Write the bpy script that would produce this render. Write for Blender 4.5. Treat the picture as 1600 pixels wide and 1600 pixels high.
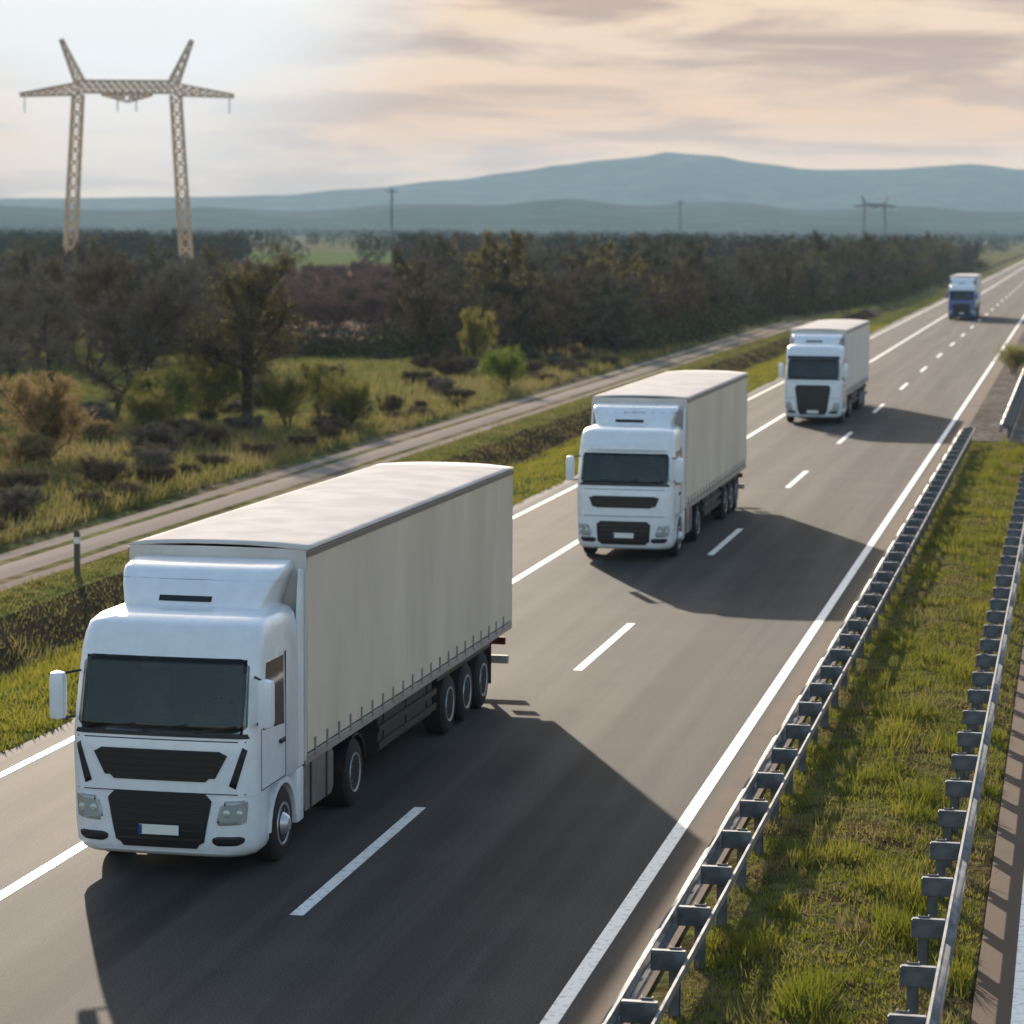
import bpy, bmesh, math, random
import numpy as np
from mathutils import Vector, Matrix, noise

# ------------------------------------------------------------------ scene, camera, light
S = bpy.context.scene
for o in list(bpy.data.objects): bpy.data.objects.remove(o)
C = S.collection
R = math.radians

CAM = Vector((9.223, 0.0, 8.417)); PITCH, YAW, ROLL, FPX = .101, .199, .007, 4365.0
fw = Vector((-math.sin(YAW)*math.cos(PITCH), math.cos(YAW)*math.cos(PITCH), -math.sin(PITCH)))
rt0 = Vector((math.cos(YAW), math.sin(YAW), 0)); up0 = rt0.cross(fw)
rt = rt0*math.cos(ROLL)+up0*math.sin(ROLL); up = -rt0*math.sin(ROLL)+up0*math.cos(ROLL)
cd = bpy.data.cameras.new('camera'); cam = bpy.data.objects.new('camera', cd); C.objects.link(cam)
M = Matrix((rt, up, -fw)).transposed().to_4x4(); M.translation = CAM
cam.matrix_world = M
cd.sensor_width = 36; cd.lens = FPX/1600*36; cd.clip_start = .5; cd.clip_end = 30000
cd.dof.use_dof = True; cd.dof.focus_distance = 36; cd.dof.aperture_fstop = 1.8
S.camera = cam

SUN_AZ, SUN_EL = -23.0, 17.0        # degrees from +Y, elevation
sd = Vector((math.sin(R(SUN_AZ))*math.cos(R(SUN_EL)), math.cos(R(SUN_AZ))*math.cos(R(SUN_EL)), math.sin(R(SUN_EL))))
sl = bpy.data.lights.new('sun', 'SUN'); sl.energy = 4.6; sl.angle = R(.6); sl.color = (1, .86, .70)
sun = bpy.data.objects.new('sun', sl); C.objects.link(sun)
sun.rotation_euler = sd.to_track_quat('Z', 'Y').to_euler(); sun.location = (0, 0, 60)

S.view_settings.view_transform = 'Standard'; S.view_settings.look = 'None'
S.view_settings.exposure = 1.1; S.view_settings.gamma = 1

W = bpy.data.worlds.new('World'); S.world = W; W.use_nodes = True
nt = W.node_tree; nt.nodes.clear()
def nd(t, tree=None, **k):
    n = (tree or nt).nodes.new(t)
    for a, b in k.items(): setattr(n, a, b)
    return n
def lk(a, b, tree=None): (tree or nt).links.new(a, b)
def mth(op, a, b=None, c=None, tree=None, clamp=False):
    n = nd('ShaderNodeMath', tree, operation=op, use_clamp=clamp)
    for i, v in enumerate((a, b, c)):
        if v is None: continue
        if isinstance(v, (int, float)): n.inputs[i].default_value = v
        else: lk(v, n.inputs[i], tree)
    return n.outputs[0]
def mixc(f, a, b, tree=None):
    n = nd('ShaderNodeMix', tree, data_type='RGBA')
    for s, v in ((0, f), (6, a), (7, b)):
        if isinstance(v, (int, float)): n.inputs[s].default_value = v
        elif isinstance(v, tuple): n.inputs[s].default_value = (*v, 1) if len(v) == 3 else v
        else: lk(v, n.inputs[s], tree)
    return n.outputs[2]
def maprange(v, a, b, c=0., d=1., tree=None):
    n = nd('ShaderNodeMapRange', tree, interpolation_type='SMOOTHSTEP'); lk(v, n.inputs[0], tree)
    for i, x in enumerate((a, b, c, d)): n.inputs[i+1].default_value = x
    return n.outputs[0]
sky = nd('ShaderNodeTexSky', sky_type='NISHITA'); sky.sun_disc = False
sky.sun_elevation = R(SUN_EL); sky.sun_rotation = R(SUN_AZ); sky.air_density = 1.2; sky.dust_density = 1.5
bg1 = nd('ShaderNodeBackground'); lk(sky.outputs[0], bg1.inputs[0]); bg1.inputs[1].default_value = .12
tc = nd('ShaderNodeTexCoord'); sx = nd('ShaderNodeSeparateXYZ'); lk(tc.outputs['Generated'], sx.inputs[0])
zz = sx.outputs[2]
mp = nd('ShaderNodeMapping'); lk(tc.outputs['Generated'], mp.inputs[0])
mp.inputs['Scale'].default_value = (9, 9, 75); mp.inputs['Rotation'].default_value = (0, R(2.0), 0)
n1 = nd('ShaderNodeTexNoise'); lk(mp.outputs[0], n1.inputs[0]); n1.inputs['Scale'].default_value = 1.0
n1.inputs['Detail'].default_value = 7; n1.inputs['Roughness'].default_value = .55; n1.inputs['Distortion'].default_value = .35
mp2 = nd('ShaderNodeMapping'); lk(tc.outputs['Generated'], mp2.inputs[0])
mp2.inputs['Scale'].default_value = (5, 5, 30); mp2.inputs['Location'].default_value = (3.1, 1.7, .4)
n2 = nd('ShaderNodeTexNoise'); lk(mp2.outputs[0], n2.inputs[0]); n2.inputs['Scale'].default_value = 1.0
n2.inputs['Detail'].default_value = 4
CE = 1.0
def sc(c, k=1.0): return tuple(x*k for x in c)
dark = sc((.245, .165, .122), CE); light = sc((.44, .318, .213), CE); glow = sc((.455, .262, .130), CE); white = sc((.43, .43, .425), CE)
streak = maprange(n1.outputs[0], .40, .60)
col = mixc(streak, dark, light)
# warmer band low over the hills
band = mth('MULTIPLY', maprange(zz, .005, .026), maprange(zz, .066, .038))
band2 = mth('MULTIPLY', band, maprange(n2.outputs[0], .30, .56))
col = mixc(mth('MULTIPLY', band2, maprange(n1.outputs[0], .38, .60, .25, .9)), col, glow)
# bright thin cloud around the sun side, upper left
dt = nd('ShaderNodeVectorMath', operation='DOT_PRODUCT'); lk(tc.outputs['Generated'], dt.inputs[0])
gd = Vector((math.sin(R(-19)), math.cos(R(-19)), .14)).normalized(); dt.inputs[1].default_value = gd
g1 = maprange(dt.outputs['Value'], .9905, .9985)
g2 = mth('MULTIPLY_ADD', n2.outputs[0], .5, mth('ADD', g1, -.25), clamp=True)
col = mixc(mth('MULTIPLY', g2, 1.15, clamp=True), col, white)
bg2 = nd('ShaderNodeBackground'); lk(col, bg2.inputs[0]); bg2.inputs[1].default_value = 1.0
cover = mth('MULTIPLY', maprange(zz, .30, .07), mth('ADD', maprange(n2.outputs[0], .2, .5), .45, clamp=True), clamp=True)
# the cloud bank lies ahead, towards the sun; behind the camera the sky is clearer
ahead = maprange(sx.outputs[1], -.6, .3, .35, 1.0)
mx = nd('ShaderNodeMixShader'); lk(mth('MULTIPLY', cover, ahead), mx.inputs[0]); lk(bg1.outputs[0], mx.inputs[1]); lk(bg2.outputs[0], mx.inputs[2])
wo = nd('ShaderNodeOutputWorld'); lk(mx.outputs[0], wo.inputs[0])

# ------------------------------------------------------------------ helpers
def tag(o, label=None, cat=None, group=None, kind=None):
    if label: o['label'] = label
    if cat: o['category'] = cat
    if group: o['group'] = group
    if kind: o['kind'] = kind
    return o
def link(name, me, mat=None, parent=None, smooth=False):
    o = bpy.data.objects.new(name, me); C.objects.link(o)
    if mat is not None:
        for m in (mat if isinstance(mat, (list, tuple)) else [mat]): me.materials.append(m)
    if parent is not None: o.parent = parent
    if smooth:
        me.polygons.foreach_set('use_smooth', [True]*len(me.polygons))
    return o
def fin(name, bm, mat, parent=None, smooth=False, angle=None):
    me = bpy.data.meshes.new(name); bm.normal_update(); bm.to_mesh(me); bm.free()
    o = link(name, me, mat, parent, smooth or angle is not None)
    if angle is not None:
        try: me.set_sharp_from_angle(angle=R(angle))
        except Exception: pass
    return o
def raw(name, verts, faces, mat, parent=None, smooth=False):
    me = bpy.data.meshes.new(name)
    verts = np.asarray(verts, dtype=np.float32); faces = np.asarray(faces, dtype=np.int32)
    k = faces.shape[1]
    me.vertices.add(len(verts)); me.vertices.foreach_set('co', verts.ravel())
    me.loops.add(faces.size); me.loops.foreach_set('vertex_index', faces.ravel())
    me.polygons.add(len(faces)); me.polygons.foreach_set('loop_start', np.arange(0, faces.size, k, dtype=np.int32))
    me.polygons.foreach_set('loop_total', np.full(len(faces), k, dtype=np.int32))
    me.update(calc_edges=True)
    return link(name, me, mat, parent, smooth)
def empty(name, loc=(0, 0, 0), rz=0):
    o = bpy.data.objects.new(name, None); C.objects.link(o); o.location = loc; o.rotation_euler = (0, 0, rz); o.empty_display_size = .3
    return o
def box(bm, x0, x1, y0, y1, z0, z1, bev=0):
    r = bmesh.ops.create_cube(bm, size=1)
    vs = r['verts']
    for v in vs:
        v.co = Vector(((x0+x1)/2+v.co.x*(x1-x0), (y0+y1)/2+v.co.y*(y1-y0), (z0+z1)/2+v.co.z*(z1-z0)))
    if bev:
        es = list({e for v in vs for e in v.link_edges})
        bmesh.ops.bevel(bm, geom=es, offset=bev, segments=2, affect='EDGES', profile=.6)
def bar(bm, a, b, w, h=None, n=4):
    """square or round bar between two points"""
    a, b = Vector(a), Vector(b); h = h or w; d = (b-a)
    if d.length < 1e-6: return
    q = d.to_track_quat('Z', 'Y'); ring = []
    for p in (a, b):
        r = []
        for i in range(n):
            t = 2*math.pi*(i+.5)/n; k = math.sqrt(2) if n == 4 else 1
            r.append(bm.verts.new(p+q @ Vector((math.cos(t)*w/2*k, math.sin(t)*h/2*k, 0))))
        ring.append(r)
    for i in range(n): bm.faces.new((ring[0][i], ring[0][(i+1) % n], ring[1][(i+1) % n], ring[1][i]))
    bm.faces.new(ring[0][::-1]); bm.faces.new(ring[1])
def lathe_x(bm, cx, cy, cz, prof, n=28):
    """profile [(x, r)] spun about the x axis"""
    rings = []
    for x, r in prof:
        rings.append([bm.verts.new((cx+x, cy+math.cos(2*math.pi*i/n)*r, cz+math.sin(2*math.pi*i/n)*r)) for i in range(n)])
    for a, b in zip(rings, rings[1:]):
        for i in range(n): bm.faces.new((a[i], a[(i+1) % n], b[(i+1) % n], b[i]))
    bm.faces.new(rings[0][::-1]); bm.faces.new(rings[-1])
    
# ------------------------------------------------------------------ materials
def mat(name, base=(.5, .5, .5), rough=.6, metal=0, spec=.5, coat=0, var=0, vscale=4, vcol=None, bump=0, bscale=40, stretch=None, emit=None, rvar=0, coord='Object'):
    m = bpy.data.materials.new(name); m.use_nodes = True; t = m.node_tree; b = t.nodes['Principled BSDF']
    b.inputs['Base Color'].default_value = (*base, 1); b.inputs['Roughness'].default_value = rough
    b.inputs['Metallic'].default_value = metal; b.inputs['Specular IOR Level'].default_value = spec
    b.inputs['Coat Weight'].default_value = coat; b.inputs['Coat Roughness'].default_value = .08
    tcn = nd('ShaderNodeTexCoord', t); src = tcn.outputs[coord]
    if stretch:
        mpn = nd('ShaderNodeMapping', t); lk(src, mpn.inputs[0], t); mpn.inputs['Scale'].default_value = stretch; src = mpn.outputs[0]
    if var or vcol:
        n = nd('ShaderNodeTexNoise', t); lk(src, n.inputs[0], t); n.inputs['Scale'].default_value = vscale; n.inputs['Detail'].default_value = 6
        f = maprange(n.outputs[0], .33, .67, tree=t)
        c2 = vcol or tuple(x*(1-var) for x in base)
        lk(mixc(f, c2, base, t), b.inputs['Base Color'], t)
        if rvar: lk(maprange(n.outputs[0], .3, .7, rough+rvar, rough-rvar, t), b.inputs['Roughness'], t)
    if bump:
        n = nd('ShaderNodeTexNoise', t); lk(src, n.inputs[0], t); n.inputs['Scale'].default_value = bscale; n.inputs['Detail'].default_value = 3
        bp = nd('ShaderNodeBump', t); bp.inputs['Strength'].default_value = bump; bp.inputs['Distance'].default_value = .02
        lk(n.outputs[0], bp.inputs['Height'], t); lk(bp.outputs[0], b.inputs['Normal'], t)
    return m
def ramp_mat(name, cols, scale=1., rough=.9, stretch=None, bump=.3, bscale=20, scale2=None, cols2=None, spec=.0, coord='Object'):
    """several colours spread by noise; optional second, finer noise multiplies"""
    m = bpy.data.materials.new(name); m.use_nodes = True; t = m.node_tree; b = t.nodes['Principled BSDF']
    b.inputs['Roughness'].default_value = rough; b.inputs['Specular IOR Level'].default_value = spec
    tcn = nd('ShaderNodeTexCoord', t); src = tcn.outputs[coord]
    if stretch:
        mpn = nd('ShaderNodeMapping', t); lk(src, mpn.inputs[0], t); mpn.inputs['Scale'].default_value = stretch; src = mpn.outputs[0]
    n = nd('ShaderNodeTexNoise', t); lk(src, n.inputs[0], t); n.inputs['Scale'].default_value = scale; n.inputs['Detail'].default_value = 8; n.inputs['Roughness'].default_value = .6
    r = nd('ShaderNodeValToRGB', t); lk(n.outputs[0], r.inputs[0], t)
    el = r.color_ramp.elements
    while len(el) < len(cols): el.new(.5)
    for i, c in enumerate(cols):
        el[i].position = .3+.4*i/(len(cols)-1); el[i].color = (*c, 1)
    out = r.outputs[0]
    if scale2:
        n3 = nd('ShaderNodeTexNoise', t); lk(tcn.outputs[coord], n3.inputs[0], t); n3.inputs['Scale'].default_value = scale2; n3.inputs['Detail'].default_value = 5
        k = maprange(n3.outputs[0], .3, .7, .55, 1.45, t)
        v = nd('ShaderNodeVectorMath', t, operation='SCALE'); lk(out, v.inputs[0], t); lk(k, v.inputs['Scale'], t); out = v.outputs[0]
    lk(out, b.inputs['Base Color'], t)
    if bump:
        n = nd('ShaderNodeTexNoise', t); lk(tcn.outputs[coord], n.inputs[0], t); n.inputs['Scale'].default_value = bscale; n.inputs['Detail'].default_value = 4
        bp = nd('ShaderNodeBump', t); bp.inputs['Strength'].default_value = bump; bp.inputs['Distance'].default_value = .1
        lk(n.outputs[0], bp.inputs['Height'], t); lk(bp.outputs[0], b.inputs['Normal'], t)
    return m
def leaf_mat(name, a, b_, rough=.6, scale=1.5, trans=0.0):
    """foliage: colour varies by object and over the crown"""
    m = bpy.data.materials.new(name); m.use_nodes = True; t = m.node_tree; b = t.nodes['Principled BSDF']
    b.inputs['Roughness'].default_value = rough; b.inputs['Specular IOR Level'].default_value = .02
    tcn = nd('ShaderNodeTexCoord', t); n = nd('ShaderNodeTexNoise', t); lk(tcn.outputs['Object'], n.inputs[0], t); n.inputs['Scale'].default_value = scale
    oi = nd('ShaderNodeObjectInfo', t)
    f = mth('ADD', maprange(n.outputs[0], .35, .65, tree=t), mth('MULTIPLY_ADD', oi.outputs['Random'], .8, -.4, tree=t), tree=t, clamp=True)
    c = mixc(f, a, b_, t); lk(c, b.inputs['Base Color'], t)
    if trans:
        tr = nd('ShaderNodeBsdfTranslucent', t); lk(c, tr.inputs[0], t); ms = nd('ShaderNodeMixShader', t); ms.inputs[0].default_value = trans
        out = t.nodes['Material Output']; lk(b.outputs[0], ms.inputs[1], t); lk(tr.outputs[0], ms.inputs[2], t); lk(ms.outputs[0], out.inputs[0], t)
    return m

asphalt = bpy.data.materials.new('asphalt'); asphalt.use_nodes = True
def build_asphalt(m):
    t = m.node_tree; b = t.nodes['Principled BSDF']; b.inputs['Roughness'].default_value = .8; b.inputs['Specular IOR Level'].default_value = .045
    tcn = nd('ShaderNodeTexCoord', t); src = tcn.outputs['Object']
    a = nd('ShaderNodeMapping', t); lk(src, a.inputs[0], t); a.inputs['Scale'].default_value = (1.6, .035, 1)
    n = nd('ShaderNodeTexNoise', t); lk(a.outputs[0], n.inputs[0], t); n.inputs['Scale'].default_value = 1.; n.inputs['Detail'].default_value = 6
    n4 = nd('ShaderNodeTexNoise', t); lk(src, n4.inputs[0], t); n4.inputs['Scale'].default_value = .35; n4.inputs['Detail'].default_value = 5
    n5 = nd('ShaderNodeTexNoise', t); lk(src, n5.inputs[0], t); n5.inputs['Scale'].default_value = 38; n5.inputs['Detail'].default_value = 3
    c = mixc(maprange(n.outputs[0], .3, .7, tree=t), (.042, .039, .038), (.076, .069, .063), t)
    c = mixc(mth('MULTIPLY', maprange(n4.outputs[0], .45, .7, tree=t), .35, tree=t), c, (.092, .083, .073), t)
    k = maprange(n5.outputs[0], .3, .7, .66, 1.34, t)
    v = nd('ShaderNodeVectorMath', t, operation='SCALE'); lk(c, v.inputs[0], t); lk(k, v.inputs['Scale'], t)
    # dark oil tracks down the lane centres
    s = nd('ShaderNodeSeparateXYZ', t); lk(src, s.inputs[0], t)
    tr = mth('ABSOLUTE', mth('ADD', s.outputs[0], 2.0, tree=t), tree=t)
    tr2 = mth('ABSOLUTE', mth('ADD', s.outputs[0], -2.0, tree=t), tree=t)
    o1 = maprange(mth('MINIMUM', tr, tr2, tree=t), .15, .75, .74, 1.0, t)
    v2 = nd('ShaderNodeVectorMath', t, operation='SCALE'); lk(v.outputs[0], v2.inputs[0], t); lk(o1, v2.inputs['Scale'], t)
    # brown dirt gathered along the barrier
    d = mth('MULTIPLY', maprange(s.outputs[0], 4.0, 4.25, tree=t), maprange(n4.outputs[0], .3, .5, .5, .9, t), tree=t)
    lk(mixc(d, v2.outputs[0], (.125, .088, .062), t), b.inputs['Base Color'], t)
    bp = nd('ShaderNodeBump', t); bp.inputs['Strength'].default_value = .35; bp.inputs['Distance'].default_value = .01
    lk(n5.outputs[0], bp.inputs['Height'], t); lk(bp.outputs[0], b.inputs['Normal'], t)
build_asphalt(asphalt)
def worn(name, base, under, amt=.35, scale=9):
    m = bpy.data.materials.new(name); m.use_nodes = True; t = m.node_tree; b = t.nodes['Principled BSDF']; b.inputs['Roughness'].default_value = .55
    tcn = nd('ShaderNodeTexCoord', t); n = nd('ShaderNodeTexNoise', t); lk(tcn.outputs['Object'], n.inputs[0], t); n.inputs['Scale'].default_value = scale; n.inputs['Detail'].default_value = 7
    f = maprange(n.outputs[0], .5, .72, 0, amt*1.6, t); lk(mixc(f, base, under, t), b.inputs['Base Color'], t)
    return m
paint_line = worn('road_paint', (.78, .76, .72), (.16, .15, .14))
gravel = ramp_mat('gravel', [(.21, .172, .146), (.28, .235, .20), (.34, .285, .245)], .3, stretch=(2.5, .10, 1), bump=.05, bscale=7)
ground_m = ramp_mat('ground_soil', [(.075, .058, .038), (.085, .09, .032), (.13, .12, .055), (.17, .135, .085), (.10, .078, .055)], .09, bump=.2, bscale=2.5, scale2=.9)
verge_m = ramp_mat('verge_grass', [(.08, .068, .03), (.08, .09, .025), (.095, .10, .028), (.12, .10, .05)], .35, bump=.25, bscale=5, scale2=2.5)
median_m = ramp_mat('median_soil', [(.05, .036, .02), (.085, .062, .032), (.085, .085, .028), (.13, .10, .055)], .8, bump=.6, bscale=8, scale2=3)
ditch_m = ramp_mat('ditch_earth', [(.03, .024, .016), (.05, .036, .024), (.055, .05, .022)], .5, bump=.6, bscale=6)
dirt_m = ramp_mat('plough_soil', [(.13, .083, .07), (.17, .11, .092), (.14, .11, .07)], .12, bump=.4, bscale=3, stretch=(1, .3, 1))
field_g = ramp_mat('green_field', [(.07, .10, .03), (.10, .13, .045), (.13, .13, .06)], .03, bump=.2, bscale=2)
hill_m = ramp_mat('hill_cover', [(.014, .028, .020), (.024, .040, .027), (.045, .055, .038)], .004, bump=0, scale2=.02)
metal_rail = mat('galvanised_steel', (.22, .22, .225), .65, .4, var=.35, vscale=3, rvar=.12)
metal_dark = mat('weathered_steel', (.16, .175, .20), .55, .6, var=.45, vscale=6)
wpaint = mat('white_paint', (.78, .815, .85), .3, 0, .5, .45, var=.07, vscale=5)
wpaint2 = mat('white_roof_paint', (.68, .62, .57), .9, 0, .0, 0, var=.14, vscale=1.4)
bluepaint = mat('blue_paint', (.01, .075, .30), .28, 0, .5, .6, var=.1)
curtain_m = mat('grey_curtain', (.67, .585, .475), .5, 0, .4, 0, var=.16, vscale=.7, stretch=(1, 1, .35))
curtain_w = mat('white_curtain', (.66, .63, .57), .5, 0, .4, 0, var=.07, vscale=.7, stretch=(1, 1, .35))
blackp = mat('black_plastic', (.012, .012, .014), .45, 0, .4)
rubber = mat('tyre_rubber', (.018, .017, .017), .8, 0, .3, bump=.2, bscale=30)
frame_m = mat('chassis_steel', (.03, .029, .028), .6, .2, var=.3)
rim_m = mat('wheel_rim', (.55, .56, .58), .38, .7, var=.2)
tank_m = mat('tank_aluminium', (.62, .61, .60), .3, .9, var=.15)
glass_c = bpy.data.materials.new('clear_windscreen'); glass_c.use_nodes = True
t = glass_c.node_tree; t.nodes.remove(t.nodes['Principled BSDF'])
gt = nd('ShaderNodeBsdfTransparent', t); gt.inputs[0].default_value = (.62, .66, .64, 1)
gg = nd('ShaderNodeBsdfGlossy', t); gg.inputs['Roughness'].default_value = .03; gg.inputs[0].default_value = (1, 1, 1, 1)
gf = nd('ShaderNodeFresnel', t); gf.inputs[0].default_value = 1.42
gm = nd('ShaderNodeMixShader', t); lk(gf.outputs[0], gm.inputs[0], t); lk(gt.outputs[0], gm.inputs[1], t); lk(gg.outputs[0], gm.inputs[2], t); lk(gm.outputs[0], t.nodes['Material Output'].inputs[0], t)
interior_m = mat('cab_interior', (.05, .05, .052), .8); seat_b = mat('seat_fabric', (.16, .13, .11), .9, var=.3, vscale=8); dash_m = mat('dashboard', (.13, .075, .05), .7)
glass_m = mat('dark_glass', (.015, .02, .024), .04, 0, .9)
lamp_m = mat('headlight_glass', (.34, .37, .37), .22, .1, .6, .5)
slat_m = mat('grille_slat', (.022, .018, .017), .4, .1)
lamp_in = mat('lamp_reflector', (.50, .52, .50), .25, .3)
amber_m = mat('amber_lens', (.55, .16, .02), .2)
red_m = mat('red_lens', (.35, .02, .015), .2)
plate_m = mat('number_plate_white', (.75, .75, .73), .4)
plate_b = mat('number_plate_blue', (.02, .05, .25), .4)
seat_m = mat('cab_trim', (.10, .08, .07), .8)
lattice_m = mat('pylon_steel', (.60, .46, .33), .75, .1, var=.2, vscale=.5)
lattice_d = mat('far_pylon_steel', (.08, .085, .09), .7, .1)
pole_m = mat('pole_wood', (.09, .08, .07), .9)
insul_m = mat('insulator_glass', (.75, .82, .84), .15, 0, .8)
bark = mat('bark', (.065, .050, .038), .9, 0, .2, var=.4, vscale=3, bump=.4, bscale=12)
bark_b = mat('bark_grey', (.085, .072, .062), .9, 0, .2, var=.4, vscale=3)
twig_grey = leaf_mat('twigs_grey', (.13, .107, .088), (.22, .185, .14), .9)
twig_brown = leaf_mat('twigs_brown', (.085, .063, .045), (.155, .115, .075), .9)
twig_mauve = leaf_mat('twigs_mauve', (.19, .105, .09), (.25, .16, .125), .9)
twig_ochre = leaf_mat('twigs_ochre', (.24, .16, .075), (.34, .25, .12), .85, trans=.3)
leaf_dark = leaf_mat('leaves_dark_green', (.045, .055, .026), (.09, .10, .042), .6, trans=.15)
leaf_olive = leaf_mat('leaves_olive', (.13, .13, .035), (.21, .19, .06), .6, trans=.35)
leaf_green = leaf_mat('leaves_fresh_green', (.11, .155, .022), (.18, .20, .035), .55, trans=.4)
leaf_yellow = leaf_mat('leaves_yellow_green', (.19, .175, .045), (.26, .23, .065), .55, trans=.4)
grass_a = leaf_mat('grass_fresh', (.135, .150, .018), (.225, .205, .035), .55, 1.0, trans=.4)
grass_b = leaf_mat('grass_dry', (.25, .20, .085), (.17, .17, .05), .7, .8, trans=.3)

# ------------------------------------------------------------------ the setting
def gz(x, y):
    """height of the ground: verge, ditch, service road bed, scrub"""
    pts = [(-60, -.1), (-40, -.05), (-24, .15), (-18.6, .12), (-17.8, -.02), (-15.0, -.02), (-14.4, .12), (-13.3, .12), (-12.6, -.12), (-11.8, -.58), (-11.1, -.55), (-10.2, -.28), (-9.2, -.1), (-7.4, -.03), (-7.0, -.06),
           (4.2, -.06), (4.75, -.05), (5.3, .04), (6.4, .12), (7.4, .04), (8.2, -.05), (8.5, -.06), (20, -.06), (22, -.4), (30, -.5), (60, 0)]
    if x <= pts[0][0] or x >= pts[-1][0]: h = pts[0][1] if x < 0 else pts[-1][1]
    else:
        for (a, ha), (b, hb) in zip(pts, pts[1:]):
            if a <= x <= b: h = ha+(hb-ha)*(x-a)/(b-a); break
    if x < -18: h += (noise.noise(Vector((x*.06, y*.06, 0)))*.5+noise.noise(Vector((x*.25, y*.2, 3)))*.12)*min(1, (-18-x)/6)
    elif -14.9 < x < -7.6: h += noise.noise(Vector((x*.5, y*.22, 5)))*.10
    elif 5.0 < x < 8: h += noise.noise(Vector((x*.9, y*.5, 9)))*.05
    return h
def sheet(name, xs, ys, f, m, tagk=True, smooth=True):
    V = [(x, y, f(x, y)) for y in ys for x in xs]; nx = len(xs)
    F = [(j*nx+i, j*nx+i+1, (j+1)*nx+i+1, (j+1)*nx+i) for j in range(len(ys)-1) for i in range(nx-1)]
    o = raw(name, V, F, m, smooth=smooth)
    if tagk: tag(o, kind='structure')
    return o
def span(a, b, n): return [a+(b-a)*i/(n-1) for i in range(n)]
xs = [-7000, -5000, -2500, -1200, -700, -400]+span(-300, -62, 50)+span(-60, -20, 50)+span(-19.5, -7, 51)+[-6.9, 4.1]+span(4.25, 8.5, 22)+[8.6, 20, 21, 22, 30, 60, 200, 800, 2500, 5000, 7000]
ys = [-400, -60]+span(0, 200, 201)+span(203, 400, 80)+[420, 450, 500, 560, 640, 740, 860, 1000, 1300, 1700, 2400, 3500, 5200, 6900]
ground = sheet('ground', xs, ys, gz, ground_m)
# verge and median as turf sheets a little above the soil
sheet('verge', span(-11.4, -7.25, 20), span(0, 420, 300), lambda x, y: gz(x, y)+.012, verge_m)
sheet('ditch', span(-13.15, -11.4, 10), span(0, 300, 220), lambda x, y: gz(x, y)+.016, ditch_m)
sheet('bank', span(-14.95, -13.15, 8), span(0, 420, 300), lambda x, y: gz(x, y)+.012, verge_m)
sheet('median', span(4.75, 8.28, 20), span(0, 112, 160), lambda x, y: gz(x, y)+.012, median_m)
def slab(name, x0, x1, y0, y1, z0, z1, m):
    bm = bmesh.new(); box(bm, x0, x1, y0, y1, z0, z1); return tag(fin(name, bm, m), kind='structure')
slab('road', -7.25, 4.75, -60, 2600, -.05, 0, asphalt)
slab('opposite_road', 8.30, 20.0, -60, 2600, -.05, 0, asphalt)
slab('median_crossover', 4.77, 8.28, 112.5, 2600, -.1, .146, ramp_mat('crossover_gravel', [(.13, .11, .09), (.19, .165, .14)], .5, scale2=4))
LW = 3.9
def line(x0, x1, y0, y1, nm='road_marking'):
    bm = bmesh.new(); box(bm, x0, x1, y0, y1, .001, .006); return tag(fin(nm, bm, paint_line), kind='structure')
line(LW-.09, LW+.10, -60, 2600, 'edge_line')
line(-LW-.09, -LW+.09, -60, 2600, 'edge_line')
line(-LW-2.93-.07, -LW-2.93+.07, -60, 2600, 'edge_line')
line(8.72, 9.0, -60, 2600, 'edge_line'); line(12.7, 12.85, -60, 2600, 'edge_line')
for i in range(-2, 40):
    y = 32.5+19.7*i
    line(-.085, .085, y, y+6.6, 'lane_dash')
# rutted service track, with a grassy middle
sheet('service_road', span(-17.75, -14.95, 15), span(0, 262, 260), lambda x, y: gz(x, y)+.03-.05*math.exp(-((x+15.7)/.25)**2)-.05*math.exp(-((x+17.1)/.25)**2), gravel)
# asphalt lip / gutter along the verge
slab('gutter', -7.6, -7.26, -60, 900, -.08, -.02, mat('gutter_dirt', (.045, .036, .028), .9, var=.5, vscale=2))
# fields far left
def patch(name, pts, m, z=.02, ht=.03):
    bm = bmesh.new(); vs = [bm.verts.new((x, y, z+ht)) for x, y in pts]; f = bm.faces.new(vs)
    if f.normal.z < 0: f.normal_flip()
    bmesh.ops.subdivide_edges(bm, edges=bm.edges[:], cuts=12, use_grid_fill=True)
    return bm
def field(name, pts, m, z):
    bm = patch(name, pts, m, z); return tag(fin(name, bm, m), kind='structure')
field('ploughed_field', [(-40, 190), (-70, 225), (-150, 480), (-110, 520), (-66, 320)], dirt_m, .35)
field('green_field', [(-150, 480), (-300, 800), (-190, 900), (-112, 522)], field_g, .35)
field('meadow', [(-21, 118), (-30, 80), (-44, 120), (-58, 180), (-36, 190), (-26, 160)], verge_m, .22)

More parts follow.
